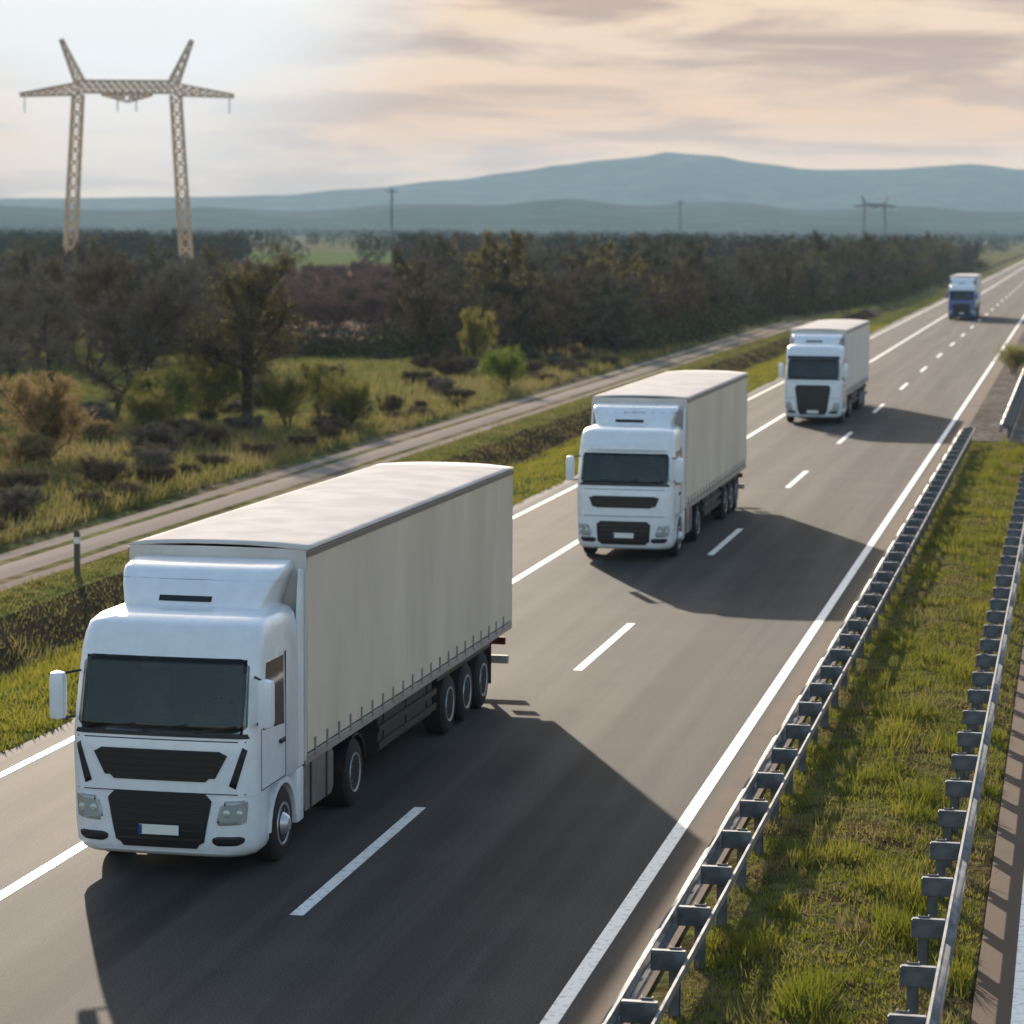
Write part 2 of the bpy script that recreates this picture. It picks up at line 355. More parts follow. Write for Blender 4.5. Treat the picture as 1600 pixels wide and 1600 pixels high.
# hills: real ridges several kilometres away
def ridge(name, prof, D, depth, seed, rough):
    """prof: [(azimuth in degrees left(-)/right(+) of +Y, crest height m)]; crest at distance D from the camera"""
    na, nd_ = 150, 26
    az0, az1 = prof[0][0], prof[-1][0]; V = []
    for j in range(nd_):
        s = j/(nd_-1)*2-1
        for i in range(na):
            a = az0+(az1-az0)*i/(na-1)
            for (p, hp), (q, hq) in zip(prof, prof[1:]):
                if p <= a <= q:
                    u = (a-p)/(q-p); u = u*u*(3-2*u); h = hp+(hq-hp)*u; break
            d = D+s*depth
            x = CAM.x+math.sin(R(a))*d; y = math.cos(R(a))*d
            k = max(0, math.cos(s*math.pi/2))**1.3
            nz = noise.fractal(Vector((x*.0016, y*.0016, seed)), 1.0, 2.1, 6)*rough
            V.append((x, y, -2+h*k+nz*k*(1-.55*abs(k))))
    F = [(j*na+i, j*na+i+1, (j+1)*na+i+1, (j+1)*na+i) for j in range(nd_-1) for i in range(na-1)]
    return tag(raw(name, V, F, hill_m, smooth=True), kind='structure')
def azp(px): return math.degrees(math.atan((px-800)/FPX)-YAW)
def hgt(py, D): return (365-py)/FPX*D+8.4
P1 = [(-1500, 334), (0, 330), (180, 334), (330, 326), (480, 330), (640, 316), (760, 318), (880, 306), (1000, 318), (1130, 314), (1260, 330), (1420, 322), (1540, 330), (1900, 322), (3600, 310)]
ridge('hills', [(azp(x), hgt(y, 3600)) for x, y in P1], 3600, 900, 1.3, 22)
P2 = [(-1200, 325), (0, 321), (300, 319), (430, 315), (560, 303), (700, 288), (800, 275), (870, 265), (935, 259), (985, 256), (1020, 250), (1044, 243), (1068, 248), (1110, 250), (1180, 261), (1260, 270), (1380, 270), (1450, 265), (1510, 261), (1600, 270), (1750, 285), (2300, 262), (3600, 280)]
ridge('hills', [(azp(x), hgt(y, 5600)) for x, y in P2], 5600, 1000, 7.7, 16)

# ------------------------------------------------------------------ lorries
def interp(tab, z):
    if z <= tab[0][0]: return tab[0][1:]
    for a, b in zip(tab, tab[1:]):
        if z <= b[0]:
            u = (z-a[0])/(b[0]-a[0]); return tuple(p+(q-p)*u for p, q in zip(a[1:], b[1:]))
    return tab[-1][1:]
def front_y(tab, x, z, belly=.05):
    f, hw, r = interp(tab, z)[:3]; ax = abs(x); c = hw-r
    y = f+belly*(ax/hw)**2
    if ax > c: y += r-math.sqrt(max(0, r*r-(min(ax, hw)-c)**2))
    return y
def section(tab, z, yr, n=7):
    """outline of the cab at height z, rear-left round the nose to rear-right"""
    f, hw, r = interp(tab, z)[:3]; pts = [(-hw+.03, yr), (-hw, yr-.05)]
    c = hw-r
    ys_ = f+.05+r
    pts.append((-hw, (yr-.05+ys_)/2))
    for i in range(n+1):
        t = math.pi/2*i/n; x = -(c+r*math.cos(t)); pts.append((x, front_y(tab, x, z)))
    for i in range(1, 8):
        x = -c+2*c*i/8; pts.append((x, front_y(tab, x, z)))
    for i in range(n+1):
        t = math.pi/2*(1-i/n); x = (c+r*math.cos(t)); pts.append((x, front_y(tab, x, z)))
    pts += [(hw, (yr-.05+ys_)/2), (hw, yr-.05), (hw-.03, yr)]
    return pts
def loft(bm, tab, zs, yr):
    rings = []
    for z in zs:
        y_r = yr(z) if callable(yr) else yr
        rings.append([bm.verts.new((x, y, z)) for x, y in section(tab, z, y_r)])
    n = len(rings[0])
    for a, b in zip(rings, rings[1:]):
        for i in range(n): bm.faces.new((a[i], a[(i+1) % n], b[(i+1) % n], b[i]))
    bm.faces.new(rings[0][::-1]); bm.faces.new(rings[-1])
def panel(tab, corners, off=.012, th=.03, nu=16, nv=8, round_=.0):
    """a panel following the nose; corners (x,z): bottom-left, bottom-right, top-right, top-left; raised by off, thick th"""
    bm = bmesh.new(); (x0, z0), (x1, z1), (x2, z2), (x3, z3) = corners
    A, B = [], []
    for j in range(nv+1):
        v = j/nv
        for i in range(nu+1):
            u = i/nu
            x = (1-v)*((1-u)*x0+u*x1)+v*((1-u)*x3+u*x2); z = (1-v)*((1-u)*z0+u*z1)+v*((1-u)*z3+u*z2)
            if round_:   # clip the corners
                eu, ev = min(u, 1-u)*nu, min(v, 1-v)*nv
                k = max(0, 1-(eu+ev))*round_; x += k*(1 if u < .5 else -1); z += k*(1 if v < .5 else -1)
            y = front_y(tab, x, z)
            A.append(bm.verts.new((x, y-off, z))); B.append(bm.verts.new((x, y-off+th, z)))
    W_ = nu+1
    for j in range(nv):
        for i in range(nu):
            k = j*W_+i
            bm.faces.new((A[k], A[k+1], A[k+W_+1], A[k+W_])); bm.faces.new((B[k], B[k+W_], B[k+W_+1], B[k+1]))
    per = [i for i in range(W_)]+[j*W_+nu for j in range(1, nv+1)]+[nv*W_+i for i in range(nu-1, -1, -1)]+[j*W_ for j in range(nv-1, 0, -1)]
    for a, b in zip(per, per[1:]+per[:1]): bm.faces.new((A[b], A[a], B[a], B[b]))
    bmesh.ops.recalc_face_normals(bm, faces=bm.faces[:])
    return bm
def quadprism(bm, pts, x0, x1):
    """polygon in (y,z) extruded in x"""
    a = [bm.verts.new((x0, y, z)) for y, z in pts]; b = [bm.verts.new((x1, y, z)) for y, z in pts]; n = len(pts)
    bm.faces.new(a[::-1]); bm.faces.new(b)
    for i in range(n): bm.faces.new((a[i], a[(i+1) % n], b[(i+1) % n], b[i]))

def wheel(parent, side, y, r=.5, w=.32, dual=False, front=False):
    bm = bmesh.new(); s = side; xo = 1.24*s
    w = .62 if dual else w
    prof = [(0, r*.58), (0, r*.84), (-.02*s, r*.93), (-.05*s, r), (-(w-.05)*s, r), (-w*s, r*.9), (-w*s, r*.4)]
    lathe_x(bm, xo, y, r, prof, 30); bmesh.ops.recalc_face_normals(bm, faces=bm.faces[:])
    o = fin('wheel', bm, rubber, parent, angle=40)
    bm = bmesh.new()
    if front: prof = [(-.03*s, r*.60), (.012*s, r*.58), (.012*s, r*.52), (-.05*s, r*.46), (-.02*s, r*.33), (.06*s, r*.24), (.09*s, r*.16), (.09*s, .01)]
    else: prof = [(-.03*s, r*.60), (.012*s, r*.58), (.005*s, r*.52), (-.16*s, r*.42), (-.16*s, r*.28), (-.02*s, r*.24), (-.01*s, .01)]
    lathe_x(bm, xo, y, r, prof, 24); bmesh.ops.recalc_face_normals(bm, faces=bm.faces[:])
    for i in range(10):
        a = 2*math.pi*i/10; bar(bm, (xo-.03*s, y+math.cos(a)*r*.38, r+math.sin(a)*r*.38), (xo+.0*s, y+math.cos(a)*r*.38, r+math.sin(a)*r*.38), .035, n=6)
    fin('rim', bm, rim_m, o, angle=35)
    return o

def make_truck(loc, label, st, group='white articulated lorries driving in one line'):
    t = tag(empty('articulated_truck', loc), label, 'lorry', group)
    H = st.get('H', 4.08); TF = 2.45; L = st.get('L', 13.6); white = st.get('cab', wpaint)
    rz = st.get('roof', 3.32)
    tab = [(.30, .12, 1.14, .36), (.35, .05, 1.20, .36), (.44, .01, 1.24, .34), (.70, -.01, 1.25, .32), (1.15, .0, 1.25, .26), (1.70, .02, 1.25, .21), (1.90, .05, 1.25, .20), (2.35, .16, 1.245, .19),
           (2.88, .30, 1.235, .19), (2.96, .33, 1.23, .20), (rz-.27, .40, 1.22, .21), (rz-.13, .48, 1.19, .23), (rz-.05, .66, 1.13, .28), (rz, 1.0, .98, .36), (rz+.02, 1.25, .90, .38)]
    # upper cab shell, open where the windscreen sits
    wz0, wz1, ww = st.get('ws', (1.93, 2.80, 1.13))
    bm = bmesh.new(); loft(bm, tab, [1.12, 1.3, 1.5, 1.7, 1.8, wz0, 2.1, 2.35, 2.6, wz1-.01, wz1+.06, rz-.27, rz-.20, rz-.13, rz-.09, rz-.05, rz-.025, rz, rz+.02], 2.15)
    bmesh.ops.recalc_face_normals(bm, faces=bm.faces[:])
    for f in bm.faces:
        if st.get('white_top') and f.calc_center_median().z > 2.84: f.material_index = 1
    hole = [f for f in bm.faces if wz0 < f.calc_center_median().z < wz1 and f.calc_center_median().y < .75 and abs(f.calc_center_median().x) < ww-.06 and f.normal.y < -.3]
    bmesh.ops.delete(bm, geom=hole, context='FACES')
    cab = fin('cab', bm, [white, wpaint], t, angle=50)
    bm = bmesh.new(); box(bm, -1.15, 1.15, 2.0, 2.06, 1.2, 2.95); box(bm, -1.18, -1.15, .75, 2.0, 1.2, 2.95); box(bm, 1.15, 1.18, .75, 2.0, 1.2, 2.95); box(bm, -1.12, 1.12, .45, 2.0, wz1+.04, wz1+.07)
    fin('interior_lining', bm, interior_m, t)
    bm = bmesh.new(); box(bm, -1.10, 1.10, .42, .80, 1.35, wz0+.04, .03); box(bm, .25, .85, .62, .86, wz0-.05, wz0+.14, .03)
    fin('dashboard', bm, dash_m, t)
    for sx2 in (-.58, .58):
        bm = bmesh.new(); box(bm, sx2-.27, sx2+.27, 1.32, 1.46, 1.7, 2.5, .06); box(bm, sx2-.14, sx2+.14, 1.32, 1.42, 2.49, 2.72, .04); box(bm, sx2-.27, sx2+.27, .95, 1.4, 1.55, 1.72, .05)
        fin('seat', bm, seat_b, t, angle=40)
    bm = bmesh.new()
    for k in range(20):
        a0, a1 = 2*math.pi*k/20, 2*math.pi*(k+1)/20
        bar(bm, (.55+.23*math.cos(a0), .93-.10*math.sin(a0), wz0+.13+.20*math.sin(a0)), (.55+.23*math.cos(a1), .93-.10*math.sin(a1), wz0+.13+.20*math.sin(a1)), .03, n=6)
    bar(bm, (.33, .93, wz0+.13), (.77, .93, wz0+.13), .035)
    bar(bm, (.55, .93, wz0+.13), (.55, .80, wz0-.02), .05)
    fin('steering_wheel', bm, blackp, t, smooth=True)
    # bumper and lower nose, in front of the wheel
    bm = bmesh.new(); loft(bm, tab, [.30, .32, .35, .39, .44, .55, .7, .9, 1.0, 1.117], .82)
    bmesh.ops.recalc_face_normals(bm, faces=bm.faces[:])
    bump_ = fin('bumper', bm, white, t, angle=50)
    fin('lip', panel(tab, [(-1.08, .315), (1.08, .315), (1.1, .36), (-1.1, .36)], .01, .05, nv=2), wpaint, bump_)
    # arch behind: fender over the wheel, both sides, and the step box
    for s in (-1, 1):
        bm = bmesh.new(); pts = []
        cyw, r0, r1 = 1.42, .56, .64
        for i in range(13):
            a = math.pi*(i/12); pts.append((cyw+math.cos(a)*r0, .5+math.sin(a)*r0*.98))
        pts += [(cyw+math.cos(math.pi*(i/12))*r1, min(1.112, .5+math.sin(math.pi*(i/12))*r1)) for i in range(12, -1, -1)]
        quadprism(bm, pts, s*.80, s*1.25); bmesh.ops.recalc_face_normals(bm, faces=bm.faces[:])
        fin('fender', bm, white, t, angle=30)
        bm = bmesh.new(); box(bm, min(s*.85, s*1.24), max(s*.85, s*1.24), 2.10, 2.42, .36, 1.105, .03)
        fin('step', bm, white, t, angle=30)
    # windscreen, deep dark trim under it
    ws = fin('windscreen', panel(tab, [(-ww, wz0), (ww, wz0), (ww-.03, wz1), (-ww+.03, wz1)], .012, .008, 22, 10, .05), glass_c, t, smooth=True)
    fin('seal', panel(tab, [(-ww-.03, wz0-.06), (ww+.03, wz0-.06), (ww, wz0), (-ww, wz0)], .014, .03, 22, 2), blackp, ws)
    for a, b in ((-.95, -.35), (-.25, .35), (.45, 1.02)):
        bm = bmesh.new(); bar(bm, (a, front_y(tab, a, wz0+.02)-.035, wz0-.0), (b, front_y(tab, b, wz0+.11)-.035, wz0+.10), .02)
        fin('wiper', bm, blackp, ws)
    for z in (1.14, 1.82):
        bm = panel(tab, [(-1.14, z), (1.14, z), (1.14, z+.014), (-1.14, z+.014)], .003, .01, 20, 1); fin('panel_gap', bm, blackp, cab)
    vis = st.get('visor')
    if vis:
        bm = panel(tab, [(-1.16, 2.84), (1.16, 2.84), (1.12, 2.98), (-1.12, 2.98)], .16, .03, 18, 3); fin('sun_visor', bm, st.get('visor_m', blackp), t)
    # grilles
    for (cs, slats) in st['grilles']:
        bm = panel(tab, cs, .014, .03, 14, 8, .05); nf = len(bm.faces)
        (x0, z0), (x1, z1), (x2, z2), (x3, z3) = cs
        for k in range(1, slats+1):
            v = k/(slats+1); a = (x0+(x3-x0)*v)*.93; b = (x1+(x2-x1)*v)*.93; z = z0+(z3-z0)*v
            n = 8
            for i in range(n):
                xa = a+(b-a)*i/n; xb = a+(b-a)*(i+1)/n
                bar(bm, (xa, front_y(tab, xa, z)-.02, z), (xb, front_y(tab, xb, z)-.02, z), .022, .03)
        bm.faces.ensure_lookup_table()
        for f in bm.faces[nf:]: f.material_index = 1
        fin('grille', bm, [blackp, slat_m], t, angle=40)
    # black lines round the corner air guides
    for s in (-1, 1):
        cg = st.get('guide')
        if cg:
            q = [(s*x, z) for x, z in cg]
            if s < 0: q = [q[1], q[0], q[3], q[2]]
            fin('air_guide', panel(tab, q, .010, .02, 6, 6), blackp, t, smooth=True)
        x0, x1, z0, z1 = st.get('lamp', (.70, 1.14, .78, 1.08))
        q = [(s*x0, z0), (s*x1, z0+.03), (s*(x1+.03), z1+.02), (s*(x0+.08), z1)]
        if s < 0: q = [q[1], q[0], q[3], q[2]]
        hl = fin('headlight', panel(tab, q, .02, .05, 8, 6, .06), lamp_m, t, smooth=True)
        bm = bmesh.new()
        for cx_ in (x0+.14, x0+.30):
            bm = bmesh.new(); bmesh.ops.create_uvsphere(bm, u_segments=12, v_segments=8, radius=.055, matrix=Matrix.Translation((s*cx_, front_y(tab, cx_, .92)-.015, (z0+z1)/2)) @ Matrix.Diagonal((1, .35, 1, 1)))
            fin('lamp', bm, lamp_in, hl, smooth=True)
        q = [(s*(x1-.09), z0+.03), (s*(x1-.0), z0+.04), (s*(x1+.02), z1), (s*(x1-.07), z1-.01)]
        if s < 0: q = [q[1], q[0], q[3], q[2]]
        fin('indicator', panel(tab, q, .024, .03, 3, 3), rim_m, hl)
        q = [(s*.72, .47), (s*1.10, .48), (s*1.13, .60), (s*.70, .59)]
        if s < 0: q = [q[1], q[0], q[3], q[2]]
        fin('fog_light', panel(tab, q, .014, .03, 6, 3, .02), blackp, t, smooth=True)
    # number plate, blank as in the photograph (too small to read)
    zp = st.get('plate', .66)
    bm = bmesh.new(); yb = front_y(tab, 0, zp)-.028; box(bm, -.27, .27, yb-.01, yb, zp-.065, zp+.065, .004)
    pl = fin('number_plate', bm, plate_m, t)
    bm = bmesh.new(); box(bm, -.268, -.225, yb-.014, yb-.0105, zp-.06, zp+.06); fin('band', bm, plate_b, pl)
    # side windows, doors, handles, mirrors
    for s in (-1, 1):
        bm = bmesh.new(); X = 1.25*s
        pts = [(.46, 1.93), (1.42, 1.86), (1.42, 2.78), (.66, 2.78)]
        hwz = lambda z: interp(tab, z)[1]
        a = [bm.verts.new((s*(hwz(z)+.008), y, z)) for y, z in pts]; b = [bm.verts.new((s*(hwz(z)-.02), y, z)) for y, z in pts]
        bm.faces.new(a); bm.faces.new(b[::-1])
        for i in range(4): bm.faces.new((a[i], a[(i+1) % 4], b[(i+1) % 4], b[i]))
        bmesh.ops.recalc_face_normals(bm, faces=bm.faces[:])
        fin('side_window', bm, glass_m, t)
        bm = bmesh.new()       # door shut lines
        for y, z0, z1 in ((.40, 1.15, 1.95), (1.50, 1.15, 2.82)): box(bm, min(s*1.238, s*1.2535), max(s*1.238, s*1.2535), y, y+.018, z0, z1)
        box(bm, min(s*1.238, s*1.2535), max(s*1.238, s*1.2535), .40, 1.518, 1.135, 1.15)
        d = fin('door_seam', bm, blackp, t)
        bm = bmesh.new(); box(bm, min(s*1.25, s*1.285), max(s*1.25, s*1.285), 1.2, 1.42, 1.62, 1.68, .01); fin('door_handle', bm, blackp, t, angle=30)
        bm = bmesh.new(); box(bm, min(s*1.30, s*1.52), max(s*1.30, s*1.52), .00, .20, 2.02, 2.66, .09)
        mi = fin('mirror', bm, white if st.get('mirror_white', True) else blackp, t, angle=40)
        bm = bmesh.new(); box(bm, min(s*1.35, s*1.46), max(s*1.35, s*1.46), .168, .176, 2.06, 2.56); fin('mirror_glass', bm, mat('mirror_surface', (.5, .55, .6), .05, 1), mi)
        for z in (2.05, 2.64):
            bm = bmesh.new(); bar(bm, (s*1.19, .34, z), (s*1.37, .12, z-.02), .035, n=6); fin('mirror_arm', bm, blackp, mi)
        # side fairing behind the cab
        bm = bmesh.new(); quadprism(bm, [(2.16, 1.12), (2.42, 1.12), (2.42, H-.32), (2.30, H-.30), (2.16, 3.0)], s*1.19, s*1.235); bmesh.ops.recalc_face_normals(bm, faces=bm.faces[:])
        fin('side_fairing', bm, white, t)
    # roof deflector
    dz = rz-.05
    dt_ = [(dz, 1.26, .96, .13), (dz+.12, 1.31, .99, .13), (dz+.30, 1.42, 1.04, .12), (H-.34, 1.62, 1.10, .11), (H-.27, 1.72, 1.11, .11), (H-.19, 2.12, 1.09, .11)]
    bm = bmesh.new(); loft(bm, dt_, [dz, dz+.06, dz+.12, dz+.2, dz+.3, dz+.4, H-.40, H-.34, H-.30, H-.27, H-.24, H-.19], 2.40)
    bmesh.ops.recalc_face_normals(bm, faces=bm.faces[:])
    rd = fin('roof_deflector', bm, white, t, angle=50)
    bm = panel(dt_, [(-.45, dz+.13), (.28, dz+.13), (.28, dz+.20), (-.45, dz+.20)], .012, .03, 8, 2); fin('vent', bm, blackp, rd)
    # chassis of the tractor
    bm = bmesh.new()
    for s in (-1, 1): box(bm, min(s*.35, s*.45), max(s*.35, s*.45), .85, 6.1, .72, .98)
    box(bm, -.8, .8, .85, 2.3, .45, 1.1); box(bm, -1.0, 1.0, 1.37, 1.47, .42, .55); box(bm, -1.0, 1.0, 5.0, 5.15, .42, .58); box(bm, -.5, .5, 4.5, 5.8, .98, 1.12)
    fin('chassis', bm, frame_m, t)
    for s in (-1, 1):
        wheel(t, s, 1.42, .5, .31, front=True); wheel(t, s, 5.08, .5, dual=True)
        bm = bmesh.new(); pts = [(2.62, .42), (3.95, .42), (4.05, .52), (4.05, .98), (3.95, 1.08), (2.62, 1.08), (2.52, .98), (2.52, .52)]
        quadprism(bm, pts, s*.62, s*1.2); bmesh.ops.recalc_face_normals(bm, faces=bm.faces[:])
        tk = fin('fuel_tank', bm, tank_m, t, angle=30)
        for y in (2.85, 3.65):
            bm = bmesh.new(); box(bm, min(s*1.19, s*1.215), max(s*1.19, s*1.215), y, y+.06, .42, 1.08); fin('strap', bm, frame_m, tk)
        bm = bmesh.new(); pts = []
        for i in range(11): a = math.pi*(.06+.88*i/10); pts.append((5.08+math.cos(a)*.60, .5+math.sin(a)*.58))
        for i in range(10, -1, -1): a = math.pi*(.06+.88*i/10); pts.append((5.08+math.cos(a)*.57, .5+math.sin(a)*.55))
        quadprism(bm, pts, s*.62, s*1.25); bmesh.ops.recalc_face_normals(bm, faces=bm.faces[:]); fin('mudguard', bm, blackp, t)
    # ---------------- trailer
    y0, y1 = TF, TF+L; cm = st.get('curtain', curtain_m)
    bm = bmesh.new(); box(bm, -1.215, 1.215, y0+.02, y1-.02, 1.25, H-.06); box(bm, -1.1, 1.1, y0+.1, y1-.1, 1.0, 1.26)
    tb = fin('trailer', bm, frame_m, t)
    bm = bmesh.new(); box(bm, -1.265, 1.265, y0-.01, y0+.05, 1.15, H-.05, .02); fin('front_wall', bm, wpaint2, tb, angle=30)
    bm = bmesh.new()           # roof sheet, slightly crowned with cross bows
    n = 28; rows = []
    for i in range(n+1):
        y = y0-.01+(L+.02)*i/n; k = .012 if i % 2 == 0 else -.004
        rows.append([bm.verts.new((x, y, H-.045+(.05+k)*(1-(abs(x)/1.27)**2.5))) for x in (-1.275, -1.15, -.8, -.4, 0, .4, .8, 1.15, 1.275)])
    for a, b in zip(rows, rows[1:]):
        for i in range(8): bm.faces.new((a[i], a[i+1], b[i+1], b[i]))
    rf = fin('roof', bm, wpaint2, tb, smooth=True)
    so = rf.modifiers.new('thick', 'SOLIDIFY'); so.thickness = .03
    bm = bmesh.new()           # cant rails
    for s in (-1, 1): box(bm, min(s*1.235, s*1.279), max(s*1.235, s*1.279), y0, y1, H-.17, H-.085, .01)
    fin('cant_rail', bm, mat_cant, tb)
    for s in (-1, 1):          # curtains with soft vertical folds
        bm = bmesh.new(); NY, NZ = 150, 10; g = []
        rng = random.Random(int(loc[1])+s)
        ph = rng.random()*10
        for j in range(NZ+1):
            v = j/NZ; z = 1.26+(H-.17-1.26)*v
            row = []
            for i in range(NY+1):
                y = y0+.06+(L-.12)*i/NY
                w = .009*math.sin(y*9.1+ph)+.014*noise.noise(Vector((y*1.4, z*.5, ph)))+.012*math.sin(v*math.pi)*noise.noise(Vector((y*.5, z*.8, ph+4)))
                row.append(bm.verts.new((s*(1.262+w*min(1, 6*min(v, 1-v)+.1)), y, z)))
            g.append(row)
        for j in range(NZ):
            for i in range(NY):
                f = (g[j][i], g[j][i+1], g[j+1][i+1], g[j+1][i]); bm.faces.new(f if s > 0 else f[::-1])
        nf = len(bm.faces)      # buckles along the bottom
        k = y0+.4
        while k < y1-.2:
            box(bm, min(s*1.264, s*1.281), max(s*1.264, s*1.281), k, k+.045, 1.17, 1.42); k += .62
        bm.faces.ensure_lookup_table()
        for f in bm.faces[nf:]: f.material_index = 1
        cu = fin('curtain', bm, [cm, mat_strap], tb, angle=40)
        bm = bmesh.new(); box(bm, min(s*1.18, s*1.268), max(s*1.18, s*1.268), y0, y1, 1.10, 1.235, .01)
        fin('side_rail', bm, mat_sider, tb)
        bm = bmesh.new()       # side under-run guard
        for z in (.55, .80): box(bm, min(s*1.17, s*1.2), max(s*1.17, s*1.2), y0+4.2, y0+7.9, z, z+.10)
        for y in (4.6, 6.0, 7.4): box(bm, min(s*1.12, s*1.17), max(s*1.12, s*1.17), y0+y, y0+y+.06, .55, 1.10)
        fin('side_guard', bm, frame_m, tb)
        for ya in (8.7, 10.0, 11.3): wheel(t, s, y0+ya, .5, .385)
        bm = bmesh.new(); box(bm, min(s*.5, s*1.15), max(s*.5, s*1.15), y0+4.3, y0+7.8, .48, 1.04, .03); fin('storage_box', bm, frame_m, tb)
        bm = bmesh.new(); box(bm, min(s*.5, s*1.19), max(s*.5, s*1.19), y0+8.0, y0+12.05, .98, 1.06); fin('wing', bm, blackp, tb)
        bm = bmesh.new(); box(bm, min(s*.72, s*.85), max(s*.72, s*.85), y0+2.7, y0+2.83, .28, 1.0); box(bm, min(s*.66, s*.9), max(s*.66, s*.9), y0+2.62, y0+2.9, .24, .28)
        fin('landing_leg', bm, frame_m, tb)
        bm = bmesh.new(); box(bm, min(s*.85, s*1.2), max(s*.85, s*1.2), y0+12.1, y0+12.13, .3, 1.05); fin('mud_flap', bm, rubber, tb)
        bm = bmesh.new(); box(bm, min(s*.75, s*1.16), max(s*.75, s*1.16), y1-.10, y1-.03, .80, .94, .01); fin('tail_light', bm, mat_tail, tb)
    bm = bmesh.new()
    for s in (-1, 1): box(bm, min(s*.45, s*.55), max(s*.45, s*.55), y0+.5, y1-.2, .82, 1.02)
    for ya in (8.7, 10.0, 11.3): box(bm, -1.0, 1.0, y0+ya-.07, y0+ya+.07, .42, .58)
    fin('frame', bm, frame_m, tb)
    bm = bmesh.new(); box(bm, -1.22, 1.22, y1-.12, y1-.02, .45, .60, .02); box(bm, -.6, -.5, y1-.12, y1-.05, .6, 1.0); box(bm, .5, .6, y1-.12, y1-.05, .6, 1.0)
    fin('rear_bumper', bm, mat_sider, tb)
    bm = bmesh.new(); box(bm, -1.26, 1.26, y1-.02, y1+.03, 1.12, H-.08, .01)
    nf = len(bm.faces)
    for x in (-.95, -.3, .3, .95): bar(bm, (x, y1+.05, 1.2), (x, y1+.05, H-.15), .035, n=6)
    bm.faces.ensure_lookup_table()
    for f in bm.faces[nf:]: f.material_index = 1
    fin('rear_door', bm, [wpaint2, rim_m], tb)
    return t
mat_tail = mat('tail_lens', (.10, .012, .01), .3); mat_amber = amber_m; mat_cant = mat('cant_rail_alu', (.16, .16, .16), .4, .5); mat_strap = mat('strap_grey', (.22, .22, .21), .6); mat_sider = mat('side_rail_alu', (.40, .39, .37), .4, .4, var=.25, vscale=2)

stA = dict(roof=3.38, ws=(1.93, 2.87, 1.15), H=4.12, grilles=[([(-.72, 1.30), (.72, 1.30), (.93, 1.70), (-.93, 1.70)], 4), ([(-.58, .42), (.58, .42), (.72, 1.14), (-.72, 1.14)], 5)],
           guide=[(.93, 1.26), (1.02, 1.22), (1.16, 1.72), (1.10, 1.76)], lamp=(.76, 1.14, .74, 1.06))
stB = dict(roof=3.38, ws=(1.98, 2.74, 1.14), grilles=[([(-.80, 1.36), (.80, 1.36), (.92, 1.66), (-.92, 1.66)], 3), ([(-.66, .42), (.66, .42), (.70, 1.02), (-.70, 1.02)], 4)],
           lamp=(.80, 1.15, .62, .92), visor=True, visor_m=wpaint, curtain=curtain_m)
stC = dict(roof=3.46, ws=(2.0, 2.82, 1.15), grilles=[([(-.62, .42), (.62, .42), (.80, 1.72), (-.80, 1.72)], 9)], lamp=(.84, 1.16, .60, .95), visor=True, curtain=curtain_w, plate=.55)
stD = dict(white_top=True, roof=3.40, H=4.2, ws=(1.98, 2.78, 1.14), grilles=[([(-.72, .42), (.72, .42), (.84, 1.6), (-.84, 1.6)], 8)], lamp=(.86, 1.16, .6, .95), cab=bluepaint, visor=True, visor_m=wpaint, curtain=curtain_w)
HW = 1.275
tA = make_truck((-3.371+HW-.15, 33.95, 0), 'nearest and largest white lorry with clear silver-white cab and long grey-sided trailer', stA)
make_truck((-3.14+HW-.13, 70.0, 0), 'second white lorry in the line, just behind the nearest one, with all-white cab', stB)
make_truck((-3.112+HW-.22, 122.2, 0), 'third lorry in the line with one tall black grille down its white cab', stC)
tA.rotation_euler.z = -.0085
tD = make_truck((-3.03+HW, 272.0, 0), 'tiny farthest lorry with dark blue cab front and white roof, far up the road', stD)
for ch in tD.children:
    if ch.name.startswith('roof_deflector'): ch.data.materials[0] = wpaint

